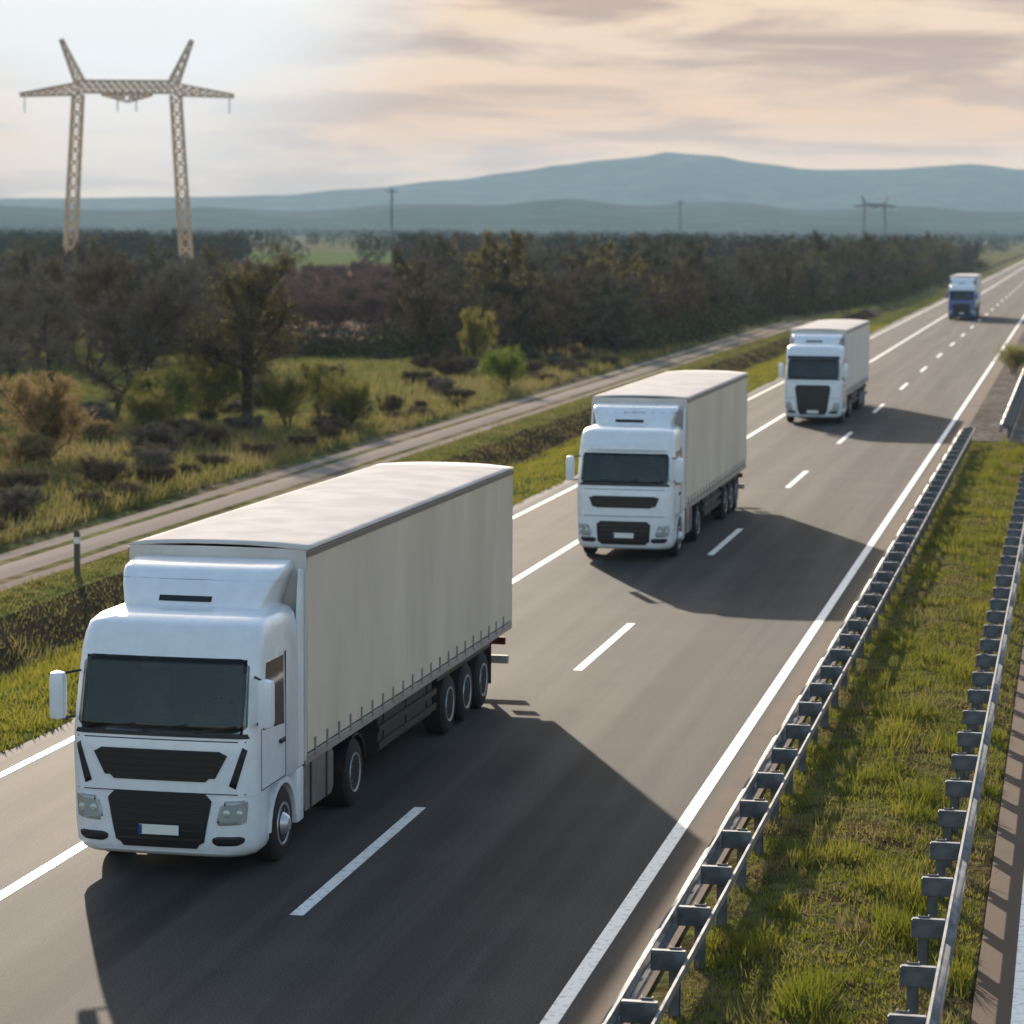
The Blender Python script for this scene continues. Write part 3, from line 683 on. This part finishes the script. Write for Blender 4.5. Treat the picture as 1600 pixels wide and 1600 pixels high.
# ------------------------------------------------------------------ guardrails
def w_beam(bm, x, s, y0, y1, step=None):
    """corrugated W-beam, valley face towards side s"""
    prof = [(.0, .46), (.03, .475), (.075, .505), (.075, .545), (.02, .59), (.02, .62), (.075, .665), (.075, .705), (.03, .735), (.0, .75), (.0, .765)]
    ns = max(1, int((y1-y0)/4)); rows = []
    for i in range(ns+1):
        y = y0+(y1-y0)*i/ns
        rows.append([bm.verts.new((x+s*d, y, z)) for d, z in prof])
    for a, b in zip(rows, rows[1:]):
        for i in range(len(prof)-1): bm.faces.new((a[i], a[i+1], b[i+1], b[i]))
def guardrail(name, label, xb, s, y0, y1, sp=2.0, mt=metal_rail, back=True, nmax=100):
    root = tag(empty(name, (xb, y0, 0)), label, 'guardrail')
    bm = bmesh.new()
    for q in range(int((y1-y0)/4)): w_beam(bm, 0, s, q*4, q*4+4.15) if q % 2 else w_beam(bm, -s*.008, s, q*4, q*4+4.15)
    bmesh.ops.recalc_face_normals(bm, faces=bm.faces[:])
    b = fin('beam', bm, mt, root, smooth=True); so = b.modifiers.new('t', 'SOLIDIFY'); so.thickness = .012
    bm = bmesh.new(); box(bm, min(s*-.018, s*.012), max(s*-.018, s*.012), 0, y1-y0, .764, .786); fin('top_edge', bm, mt, root)
    if back:
        bm = bmesh.new(); box(bm, min(-s*.40, -s*.43), max(-s*.40, -s*.43), 0, y1-y0, .60, .70); fin('rear_strap', bm, mt, root)
    pm = bmesh.new()
    box(pm, -s*.27-.06, -s*.27+.06, -.03, -.022, -.3, .80); box(pm, -s*.27-.06, -s*.27-.052, -.03, .05, -.3, .80); box(pm, -s*.27+.052, -s*.27+.06, -.03, .05, -.3, .80)
    pme = bpy.data.meshes.new('post'); pm.to_mesh(pme); pm.free(); pme.materials.append(metal_dark)
    sm = bmesh.new(); box(sm, min(-s*.02, -s*.40), max(-s*.02, -s*.40), -.12, -.031, .56, .77, .01); box(sm, min(-s*.03, -s*.39), max(-s*.03, -s*.39), -.115, -.04, .772, .782)
    sme = bpy.data.meshes.new('spacer'); sm.to_mesh(sme); sm.free(); sme.materials.append(metal_dark)
    n = int((y1-y0)/sp); rg = random.Random(int(xb*100)); jit = [(rg.uniform(-.03, .03), rg.uniform(-.018, .008), rg.gauss(0, .012), rg.gauss(0, .05)) for _ in range(n+1)]
    for i in range(min(n, nmax)):
        for nm, me in (('post', pme), ('spacer', sme)):
            o = bpy.data.objects.new(nm, me); C.objects.link(o); o.parent = root; o.location = (0, 1+i*sp+jit[i][0], jit[i][1]); o.rotation_euler = (jit[i][2], 0, jit[i][3] if nm == 'post' else 0)
    if n > nmax:
        bm = bmesh.new()
        for i in range(nmax, n): box(bm, -s*.27-.06, -s*.27+.06, 1+i*sp-.03, 1+i*sp+.04, -.2, .8)
        o = fin('far_posts', bm, metal_dark, root); o['kind'] = 'stuff'
    return root
guardrail('guardrail', 'steel guardrail with spacer blocks beside the lorries lanes, along the wide white edge line', 4.92, -1, 18, 112)
guardrail('guardrail', 'steel guardrail on the far right edge of the grassy median, beside the opposite road', 7.98, 1, 18, 112, back=False)
guardrail('guardrail', 'short bluish steel guardrail far off, in the gap beyond the end of the median grass', 6.35, -1, 113, 420, back=False, mt=metal_dark, nmax=100)

# ------------------------------------------------------------------ pylons
def lattice(bm, a, b, w0, w1, n, t=.2, tb=.13, ax=None):
    a, b = Vector(a), Vector(b); d = (b-a).normalized()
    u = Vector((1, 0, 0)) if abs(d.x) < .7 else Vector((0, 0, 1)); v = d.cross(u).normalized(); u = v.cross(d).normalized()
    L_ = []
    for i in range(n+1):
        k = i/n; p = a.lerp(b, k); w = (w0+(w1-w0)*k)/2
        L_.append([p+u*w*sx_+v*w*sy_ for sx_, sy_ in ((-1, -1), (1, -1), (1, 1), (-1, 1))])
    for q in range(4): bar(bm, L_[0][q], L_[-1][q], t)
    for i in range(n):
        for q in range(4):
            r = (q+1) % 4
            bar(bm, L_[i][q], L_[i+1][r], tb); bar(bm, L_[i][r], L_[i+1][q], tb); bar(bm, L_[i][q], L_[i][r], tb)
def pylon(loc, label, sc_=1.0, rz=0, m=lattice_m, thick=1.0):
    root = tag(empty('electricity_pylon', loc, rz), label, 'pylon')
    k = sc_; T = thick
    for s in (-1, 1):
        bm = bmesh.new(); lattice(bm, (s*7.9*k, 0, -.5), (s*6.3*k, 0, 26.3*k), 1.5*k, 1.25*k, 17, .22*T, .13*T)
        fin('leg', bm, m, root)
        bm = bmesh.new(); lattice(bm, (s*6.1*k, 0, 28*k), (s*8.4*k, 0, 33.3*k), 1.2*k, .35*k, 5, .22*T, .14*T); fin('horn', bm, m, root)
        bm = bmesh.new(); lattice(bm, (s*6.3*k, 0, 27*k), (s*13.8*k, 0, 26.2*k), 1.5*k, .35*k, 7, .22*T, .14*T); fin('arm', bm, m, root)
    bm = bmesh.new(); lattice(bm, (-6.3*k, 0, 27.3*k), (6.3*k, 0, 27.3*k), 1.5*k, 1.5*k, 13, .22*T, .14*T)
    lattice(bm, (-3.2*k, 0, 26.4*k), (0, 0, 25.9*k), .4*k, 1.1*k, 4, .16*T, .12*T); lattice(bm, (3.2*k, 0, 26.4*k), (0, 0, 25.9*k), .4*k, 1.1*k, 4, .16*T, .12*T)
    fin('crossbeam', bm, m, root)
    for x, z in ((-13.2, 26), (13.2, 26), (-1.2, 26.2), (1.2, 26.2)):
        bm = bmesh.new()
        for i in range(9):
            bmesh.ops.create_cone(bm, cap_ends=True, segments=10, radius1=.2*k, radius2=.09*k, depth=.13*k, matrix=Matrix.Translation((x*k, 0, (z-.3-i*.2)*k)))
        bar(bm, (x*k, 0, z*k), (x*k, 0, (z-2.2)*k), .06*k)
        fin('insulator', bm, insul_m, root)
    return root
def at(px, py, Y=None, z=0.0):
    """point seen at photo pixel (px,py): on the plane z, or at road distance Y"""
    d = fw+rt*((px-800)/FPX)+up*(-(py-800)/FPX)
    t = (z-CAM.z)/d.z if Y is None else Y/d.y
    return CAM+d*t
def place(px, Y):
    d = fw+rt*((px-800)/FPX)+up*(-(400-800)/FPX); t = Y/d.y; return CAM.x+d.x*t, Y
x, y = place(200, 345)
pylon((x, y, -1.1), 'tall tan lattice portal pylon with two legs and horns, standing on the left horizon', 1.0, R(10))
x, y = place(1365, 1500)
pylon((x, y, 0), 'small dark portal pylon far away before the blue hills on the right', .82, R(8), lattice_d, 1.9)
def pole(px, Y, h, label, w=.3):
    x, y = place(px, Y); root = tag(empty('utility_pole', (x, y, 0)), label, 'pole')
    bm = bmesh.new(); bar(bm, (0, 0, -1), (0, 0, h), w, n=8); fin('shaft', bm, lattice_d, root)
    bm = bmesh.new(); bar(bm, (-1.4, 0, h-.8), (1.4, 0, h-.8), w*.7); fin('crossarm', bm, lattice_d, root)
pole(612, 620, 17.5, 'thin tall dark pole rising above the trees left of the hill', .38)
pole(1062, 900, 18, 'slender dark pole below the highest hilltop', .4)
def marker(x, y, label, yellow=False):
    root = tag(empty('marker_post', (x, y, gz(x, y))), label, 'marker post')
    bm = bmesh.new(); quadprism(bm, [(-.05, -.1), (.05, -.1), (.05, 1.0), (-.05, 1.08)], -.06, .06); fin('post', bm, pole_m, root)
    bm = bmesh.new(); box(bm, -.062, .062, -.054, .054, .78, .93); fin('reflector', bm, plate_m, root)
marker(-13.9, 62.5, 'thin dark post standing in the grass between the ditch and the service road')

# ------------------------------------------------------------------ vegetation
def tubes(segs, sides=5):
    """segs: list of (p0, p1, r0, r1) arrays -> verts, quads"""
    P0 = np.array([s[0] for s in segs]); P1 = np.array([s[1] for s in segs]); R0 = np.array([s[2] for s in segs]); R1 = np.array([s[3] for s in segs])
    D = P1-P0; D /= np.linalg.norm(D, axis=1)[:, None]+1e-9
    ref = np.where(np.abs(D[:, 2:3]) > .9, np.array([[1., 0, 0]]), np.array([[0, 0, 1.]])); U = np.cross(D, ref); U /= np.linalg.norm(U, axis=1)[:, None]; V = np.cross(D, U)
    n = len(segs); a = np.arange(sides)*2*np.pi/sides
    ring = np.cos(a)[None, :, None]*U[:, None]+np.sin(a)[None, :, None]*V[:, None]
    v0 = P0[:, None]+ring*R0[:, None, None]; v1 = P1[:, None]+ring*R1[:, None, None]
    verts = np.concatenate([v0, v1], 1).reshape(-1, 3); base = (np.arange(n)*2*sides)[:, None]; i = np.arange(sides)[None]; j = (i+1) % sides
    F = np.stack([base+i, base+j, base+sides+j, base+sides+i], -1).reshape(-1, 4)
    return verts, F
def slivers(P, D, L_, w, rng):
    """thin triangles: base at P, direction D"""
    n = len(P); r = rng.normal(size=(n, 3)); S_ = np.cross(D, r); S_ /= np.linalg.norm(S_, axis=1)[:, None]+1e-9
    w = np.broadcast_to(w, (n,))[:, None]; L_ = np.broadcast_to(L_, (n,))[:, None]
    v = np.stack([P-S_*w/2, P+S_*w/2, P+D*L_], 1).reshape(-1, 3)
    return v, np.arange(n*3).reshape(-1, 3)
def leaves(P, size, rng):
    n = len(P); A = rng.normal(size=(n, 3)); A /= np.linalg.norm(A, axis=1)[:, None]; B = np.cross(A, rng.normal(size=(n, 3))); B /= np.linalg.norm(B, axis=1)[:, None]
    s = (size*rng.uniform(.5, 1.3, n))[:, None]
    v = np.stack([P-A*s, P+B*s*.5, P+A*s], 1).reshape(-1, 3)
    return v, np.arange(n*3).reshape(-1, 3)
def grow(seed, h, spread, trunk=.25, nl=9, nb=6, nt=7, r0=.16, upb=.55, multi=1):
    """skeleton: trunk + limbs + branches + twigs. returns segments and twig ends"""
    rng = np.random.default_rng(seed); segs = []; tips = []
    def branch(p, d, L_, r, k, lvl):
        d = d/np.linalg.norm(d)
        for i in range(k):
            d2 = d+rng.normal(size=3)*.16+np.array([0, 0, .07]); d2 /= np.linalg.norm(d2)
            q = p+d2*L_/k; rr = r*(1-.75*(i+1)/k) if lvl else r*(1-.65*(i+1)/k)
            r_a = r*(1-.75*i/k) if lvl else r*(1-.65*i/k)
            segs.append((p, q, r_a, max(rr, .006))); yield p, q, d2, r_a, (i+1)/k
            p, d = q, d2
    for m_ in range(multi):
        a0 = rng.uniform(0, 6.28); base = np.array([math.cos(a0), math.sin(a0), 0])*(.12*(multi > 1))
        nodes = list(branch(base, np.array([rng.normal()*.08+base[0]*1.4, rng.normal()*.08+base[1]*1.4, 1.]), h*.78, r0, 8, 0))
        for i in range(nl):
            u = trunk+(1-trunk)*((i+.5)/nl); k = min(7, int(u*8)); p, q, d, r, _ = nodes[k]; f = u*8-k; pos = p+(q-p)*min(max(f, 0), 1)
            a = i*2.4+rng.uniform(-.5, .5); reach = spread*(1.05-.55*u)*rng.uniform(.75, 1.15)
            dl = np.array([math.cos(a), math.sin(a), upb*rng.uniform(.6, 1.5)])
            for p2, q2, d2, r2, u2 in list(branch(pos, dl, reach, r*.5, 5, 1)):
                for b in range(max(1, nb//4) if u2 < .9 else max(2, nb//3)):
                    db = d2*.8+rng.normal(size=3)*.6+np.array([0, 0, .25])
                    for p3, q3, d3, r3, u3 in list(branch(q2, db, reach*rng.uniform(.28, .5), max(r2*.5, .012), 3, 2)):
                        for _ in range(nt):
                            tips.append((q3+rng.normal(size=3)*.05, d3*.8+rng.normal(size=3)*.55+np.array([0, 0, .25]), reach*.3))
    return segs, tips, rng
def tree_mesh(seed, h, spread, tw=.022, twn=3, leafn=0, leafsize=.07, **k):
    segs, tips, rng = grow(seed, h, spread, **k)
    tv, tf = tubes(segs, 5)
    P = np.array([t[0] for t in tips]); D = np.array([t[1] for t in tips]); D /= np.linalg.norm(D, axis=1)[:, None]; L_ = np.array([t[2] for t in tips])*rng.uniform(.6, 1.3, len(tips))
    vs, fs = [], []; off = 0
    v, f = slivers(P, D, L_, tw, rng); vs.append(v); fs.append(f+off); off += len(v)
    for _ in range(twn):
        u = rng.uniform(.15, .9, len(P)); P2 = P+D*(L_*u)[:, None]; D2 = D+rng.normal(size=D.shape)*.65; D2 /= np.linalg.norm(D2, axis=1)[:, None]
        v, f = slivers(P2, D2, L_*.55*rng.uniform(.5, 1.3, len(P)), tw*.8, rng); vs.append(v); fs.append(f+off); off += len(v)
    lv = lf = None
    if leafn:
        idx = rng.integers(0, len(P), leafn); u = rng.uniform(0, 1.2, leafn)
        Q = P[idx]+D[idx]*(L_[idx]*u)[:, None]+rng.normal(size=(leafn, 3))*.12
        lv, lf = leaves(Q, leafsize, rng)
    def mk(name, v, f):
        o = raw(name, v, f, None); me = o.data; bpy.data.objects.remove(o); return me
    tm = mk('trunk', tv, tf); cm_ = mk('crown', np.concatenate(vs), np.concatenate(fs)); lm = mk('foliage', lv, lf) if lv is not None else None
    return tm, cm_, lm
def plant(proto, name, x, y, label, cat, group=None, mats=None, s=1.0, rz=None, sz=None, rng=random):
    tm, cm_, lm = proto
    root = tag(empty(name, (x, y, gz(x, y)-.05), rng.uniform(0, 6.28) if rz is None else rz), label, cat, group); root.scale = (s, s, sz or s)
    for nm, me, m in (('trunk' if cat == 'tree' else 'stem', tm, mats[0]), ('crown', cm_, mats[1]), ('foliage', lm, mats[2] if len(mats) > 2 else None)):
        if me is None: continue
        o = bpy.data.objects.new(nm, me); C.objects.link(o); o.parent = root
        if not me.materials: me.materials.append(m)
        o.material_slots[0].link = 'OBJECT'; o.material_slots[0].material = m
    return root
random.seed(11)
near_a = tree_mesh(1, 7.4, 2.9, leafn=5200, leafsize=.085, nl=13, nb=8, nt=9, r0=.30, trunk=.22, twn=4, tw=.028)
near_b = tree_mesh(2, 6.8, 2.9, leafn=800, leafsize=.06, nl=13, nb=8, nt=10, r0=.16, trunk=.25, twn=4, tw=.026)
near_c = tree_mesh(3, 7.6, 2.6, leafn=0, nl=13, nb=8, nt=9, r0=.15, trunk=.2, twn=4, tw=.028)
shrub_a = tree_mesh(4, 3.0, 1.3, nl=9, nb=6, nt=9, r0=.05, trunk=.05, upb=1.4, multi=3, twn=4, tw=.02, leafn=2600, leafsize=.05)
shrub_b = tree_mesh(5, 1.8, 1.5, nl=7, nb=5, nt=5, r0=.035, trunk=.05, upb=.9, multi=4, twn=3, tw=.018, leafn=1700, leafsize=.06)
shrub_c = tree_mesh(15, 2.1, 1.2, nl=6, nb=5, nt=5, r0=.035, trunk=.05, upb=1.5, multi=3, twn=3, tw=.018, leafn=1500, leafsize=.06)
scrub = [tree_mesh(20+i, 1.5+.3*i, 1.3, nl=7, nb=5, nt=7, r0=.03, trunk=.05, upb=.9, multi=4, twn=3, tw=.03, leafn=900, leafsize=.05) for i in range(3)]
wood = [tree_mesh(40+i, 7.3+.25*i, 2.7, nl=12, nb=6, nt=6, r0=.16, trunk=.12, twn=3, tw=.060, leafn=(700 if i % 2 else 2200), leafsize=.14) for i in range(5)]
twig_warm = leaf_mat('twigs_warm', (.12, .08, .055), (.20, .14, .09), .9)
leaf_dull = leaf_mat('leaves_dull_brown', (.075, .062, .032), (.12, .10, .05), .7, trans=.2)
WM = [(bark_b, twig_grey, leaf_dark), (bark_b, twig_warm, leaf_dull), (bark, twig_grey, leaf_dull), (bark, twig_brown, leaf_dark), (bark_b, twig_warm, leaf_olive)]

def tp(px, py): v = at(px, py); return v.x, v.y
x, y = tp(385, 668); plant(near_a, 'broad_tree', x, y, 'dark tree with thick forked trunk, tallest in the scrub left of the nearest lorry roof', 'tree', mats=(bark, twig_brown, leaf_olive), s=1.02)
x, y = tp(175, 662); plant(near_b, 'bare_tree', x, y, 'grey-brown leafless tree with slim trunk standing left of the dark forked tree', 'tree', mats=(bark, twig_grey, leaf_olive), s=1.0)
x, y = tp(75, 735); plant(shrub_a, 'tall_shrub', x, y, 'ochre-brown tall shrub at the left edge of the photo, in front of the leafless trees', 'shrub', mats=(bark, twig_ochre, twig_ochre), s=1.08)
x, y = tp(745, 585); plant(shrub_a, 'tall_shrub', x, y, 'narrow yellow-green shrub standing alone before the dark wood, above the nearest lorry trailer', 'shrub', mats=(bark, leaf_yellow, leaf_yellow), s=.72, sz=1.25)
x, y = tp(795, 615); plant(shrub_b, 'low_shrub', x, y, 'low bright green bush beside the service road, right of the narrow yellow-green shrub', 'shrub', mats=(bark, leaf_green, leaf_green), s=.92)
gs = 'olive green bushes around the foot of the dark forked tree'
for px, py, s in ((270, 690, 1.3), (235, 700, 1.0), (320, 670, 1.2), (450, 680, 1.0), (500, 665, 1.2), (545, 675, .9)):
    x, y = tp(px, py); plant(random.choice((shrub_b, shrub_c)), 'low_shrub', x, y, 'low olive green bush near the foot of the dark forked tree', 'shrub', gs, (bark, leaf_olive, leaf_olive), s=s*.85, sz=s*random.uniform(.7, 1.15))
gl = 'leafless grey-brown trees on the left side behind the scrub'
for px, py, pr, s in ((20, 640, near_c, .95), (-60, 680, near_b, 1.0), (95, 620, near_c, .9), (250, 610, near_b, .9), (300, 590, near_c, .98), (-20, 600, near_b, .95), (150, 585, near_c, 1.0), (215, 560, near_c, .98), (60, 560, near_b, 1.05), (345, 560, near_b, 1.0)):
    x, y = tp(px, py); plant(pr, 'bare_tree', x, y, 'leafless grey-brown tree among others at the left side, behind the scrub', 'tree', gl, random.choice(WM[:3]), s=s)
gd_ = 'low dark brown brambles along the service road'
for i in range(27):
    y = 58+i*3.9+random.uniform(-.8, .8)+(i > 20)*10; x = -18.9-abs(random.gauss(0, .9))
    plant(random.choice(scrub), 'bramble', x, y, 'low dark brown bramble at the left edge of the service road', 'shrub', gd_, (bark, twig_warm, leaf_dull), s=random.uniform(.35, .7), sz=random.uniform(.18, .36))
# woodland beyond the service road, tree by tree
gw = 'trees of the dark wood beyond the service road'; cnt = 0; pts = []
tries = 0
while cnt < 225 and tries < 9000:
    tries += 1
    y = 165+((random.random())**1.5)*520
    xr = -26 if y < 180 else -20.5 if y < 262 else -20.5+min(6.5, (y-262)*.1)
    xl = -34-.30*(y-165)
    if random.random() < .42: x = xr-random.random()*9
    else: x = xl+(xr-xl)*random.random()
    sep = 2.6+.006*(y-150)
    if any((x-a)**2+(y-b)**2 < sep*sep for a, b in pts): continue
    v_ = Vector((x, y, 4))-CAM; px_ = 800+FPX*v_.dot(rt)/v_.dot(fw)
    if 375 < px_ < 645: continue
    pts.append((x, y)); cnt += 1
    s = random.uniform(.70, 1.07)*(.88 if x > xr-5 else 1)
    plant(wood[cnt % 5], 'wood_tree', x, y, 'dark leafless tree packed in the wood beyond the service road', 'tree', gw, random.choice(WM), s=s)
# left woodland band
gl2 = 'dark trees at the far left below the pylon'
pts2 = []; tries = 0
while len(pts2) < 44 and tries < 4000:
    tries += 1
    px = random.uniform(-80, 365); d = random.uniform(150, 330); x, y = place(px, d)
    if any((x-a)**2+(y-b)**2 < 20 for a, b in pts2): continue
    pts2.append((x, y)); plant(random.choice(wood), 'wood_tree', x, y, 'dark bushy tree in the thicket at the far left, below the pylon', 'tree', gl2, random.choice(WM), s=random.uniform(.75, 1.0))
# reddish orchard rows on the ploughed field
go = 'low reddish leafless trees on the brown field'
for i in range(9):
    for j in range(4):
        px = 400+j*62+(i % 2)*28+random.uniform(-8, 8); d = 215+i*26; x, y = place(px+i*-2, d)
        plant(scrub[(i+j) % 3], 'fruit_tree', x, y, 'low reddish leafless fruit tree on the brown field between the woods', 'tree', go, (bark_b, twig_mauve, twig_mauve), s=random.uniform(1.2, 1.7))
# scrub belt
gsb = 'dry brown bushes of the scrub belt beside the service road'; ps = []
tries = 0
while len(ps) < 58 and tries < 5000:
    tries += 1
    y = 72+random.random()*110; x = -19.2-abs(random.gauss(0, 1))*7-(y-60)*.02
    if any((x-a)**2+(y-b)**2 < 3.2 for a, b in ps): continue
    ps.append((x, y)); w = random.random()
    ms = (bark, twig_warm, leaf_olive) if w < .4 else (bark, twig_grey, leaf_olive) if w < .88 else (bark, twig_ochre, leaf_olive)
    plant(random.choice(scrub), 'scrub_bush', x, y, 'dry brown bush in the scrub belt left of the service road', 'shrub', gsb, ms, s=random.uniform(.4, .85), sz=random.uniform(.3, .6))
x, y = 5.6, 166; plant(shrub_b, 'low_shrub', x, y, 'yellow-green bush at the far end of the median gap, at the right edge', 'shrub', mats=(bark, leaf_yellow, leaf_yellow), s=.8)

# undergrowth of the wood: brambles and dead stems nobody could count
def undergrowth():
    rng = np.random.default_rng(9); P = []
    for _ in range(5200):
        y = 172+rng.random()**1.3*520; xr = -27 if y < 185 else -20 if y < 262 else -20+min(6.5, (y-262)*.1)
        x = xr-(rng.random()**1.8)*(22+.28*(y-165)) ; v_ = Vector((x, y, 1))-CAM; px_ = 800+FPX*v_.dot(rt)/v_.dot(fw)
        if 375 < px_ < 650 and y > 190: continue
        hh = rng.uniform(.6, 2.2); q = rng.normal(size=(46, 3))*np.array([1.0, 1.0, .35*hh])+np.array([x, y, hh*.5]); q[:, 2] = np.abs(q[:, 2]); P.append(q)
    P = np.concatenate(P); v, f = leaves(P, .26, rng)
    o = raw('undergrowth', v, f, ramp_mat('undergrowth_stems', [(.05, .038, .026), (.085, .068, .045), (.10, .10, .04), (.07, .052, .036)], .12, bump=0))
    tag(o, 'dark brown undergrowth of brambles and dead stems under the wood', 'undergrowth', kind='stuff')
undergrowth()

# far wood: one mass along the plain
def far_wood():
    rng = np.random.default_rng(5); vs, fs = [], []; off = 0
    def add(x, y, s, nq):
        nonlocal off
        c = rng.normal(size=(nq, 3)); c /= np.linalg.norm(c, axis=1)[:, None]; c *= rng.uniform(.3, 1, (nq, 1))**.5
        P = c*np.array([2.6, 2.6, 3.0])*s+np.array([x, y, 4.2*s]); P[:, 2] = np.maximum(P[:, 2], .2)
        v, f = leaves(P, .55*s, rng); vs.append(v); fs.append(f+off); off += len(v)
    for _ in range(3600):
        az = rng.uniform(-24, 4); d = 520+rng.random()**1.6*1900; x = CAM.x+math.sin(R(az))*d; y = math.cos(R(az))*d
        if x > -26+max(0, min(14, (y-700)*.05)): continue
        pxx = 800+FPX*math.tan(R(az)+YAW)
        if 380 < pxx < 620 and d < 900 and rng.random() < .85: continue
        cl = noise.noise(Vector((x*.006, y*.006, 2)))
        if cl < -.12 and d > 900: continue
        add(x, y, rng.uniform(.7, 1.12)*(1+.25*(d > 1300)*rng.random()), 120 if d < 900 else 70)
    return raw('distant_woodland', np.concatenate(vs), np.concatenate(fs), ramp_mat('far_foliage', [(.040, .036, .028), (.060, .052, .036), (.045, .052, .026), (.075, .064, .045)], .03, bump=0))
o = far_wood(); tag(o, 'dark distant woodland stretching along the plain under the hills', 'woodland', kind='stuff')

def grass(name, label, n, fn, hgt_, m, seed, w=.02):
    rng = np.random.default_rng(seed); P = []
    k = 0
    while len(P) < n and k < n*6:
        k += 1
        q = fn(rng)
        if q is None: continue
        P.append((q[0], q[1], gz(q[0], q[1])))
    P = np.array(P); n = len(P); hv = np.array([hgt_(p[0], p[1]) for p in P])*rng.uniform(.5, 1.3, n)
    D = np.stack([rng.normal(size=n)*.38, rng.normal(size=n)*.38, np.ones(n)], 1); D /= np.linalg.norm(D, axis=1)[:, None]
    v, f = slivers(P, D, hv, w*rng.uniform(.7, 1.5, n), rng)
    o = raw(name, v, f, m); return tag(o, label, 'grass', kind='stuff')
def nz(x, y, a, s=0): return noise.noise(Vector((x*a, y*a, s)))
def med(rng, lo=None):
    y = 20+92*rng.random()**1.5; x = rng.uniform(5.0, 8.25)
    c = nz(x, y*.6, .55, 3)*1.3+(0.12 if 5.9 < x < 7.4 else -.15)
    return (x, y) if (c > -.08) == (lo is None) or rng.random() < .25 else None
grass('median_grass', 'fresh green grass tufts on the median between the two guardrails', 62000, med, lambda x, y: .08+.75*max(0, nz(x, y, 1.3, 1)-.08), grass_a, 1, .022)
grass('dry_median_grass', 'dry yellowish grass between the two guardrails', 26000, lambda r: med(r, 1), lambda x, y: .07+.4*max(0, nz(x, y, 1.1, 5)), grass_b, 2, .02)
def verge(rng):
    y = 25+230*rng.random()**1.7; x = rng.uniform(-11.6, -7.5)
    return (x, y) if nz(x, y*.4, .5, 3) > -.15 or rng.random() < .3 else None
grass('verge_grass', 'bright green grass on the verge beside the hard shoulder', 60000, verge, lambda x, y: .18+.2*max(0, nz(x, y, .6, 2)), grass_a, 3, .035)
grass('bank_grass', 'olive dry grass on the bank between ditch and service road', 30000, lambda r: (r.uniform(-14.9, -11.5), 40+180*r.random()**1.6), lambda x, y: .10+.35*max(0, nz(x, y, .8, 6)), grass_b, 4, .03)
def scr(rng):
    y = 60+140*rng.random()**1.2; x = -18.2-rng.random()**1.3*(14+.25*(y-60)); return (x, y)
grass('scrub_grass', 'rough dry grass covering the scrubland left of the service road', 52000, lambda r: (lambda q: q if nz(q[0], q[1], .12, 7) < .08 or r.random() < .3 else None)(scr(r)), lambda x, y: .42+.3*max(0, nz(x, y, .2, 4)), grass_b, 5, .05)
grass('meadow_grass', 'green grass patches in the scrubland left of the service road', 42000, lambda r: (lambda q: q if nz(q[0], q[1], .12, 7) > .0 or r.random() < .15 else None)(scr(r)), lambda x, y: .34+.2*max(0, nz(x, y, .2, 4)), leaf_olive, 6, .05)

# ------------------------------------------------------------------ haze
bm = bmesh.new(); box(bm, -7300, 7300, -450, 7100, -7, 190)
hz = fin('haze', bm, None); hz['kind'] = 'stuff'; hz['label'] = 'thin bluish haze over the whole plain'; hz['category'] = 'haze'
hm = bpy.data.materials.new('haze_air'); hm.use_nodes = True; t = hm.node_tree; t.nodes.clear()
pv = nd('ShaderNodeVolumePrincipled', t); pv.inputs['Color'].default_value = (.53, .75, .95, 1); pv.inputs['Density'].default_value = .000095; pv.inputs['Anisotropy'].default_value = .03
ou = nd('ShaderNodeOutputMaterial', t); lk(pv.outputs[0], ou.inputs['Volume'], t)
hz.data.materials.append(hm)
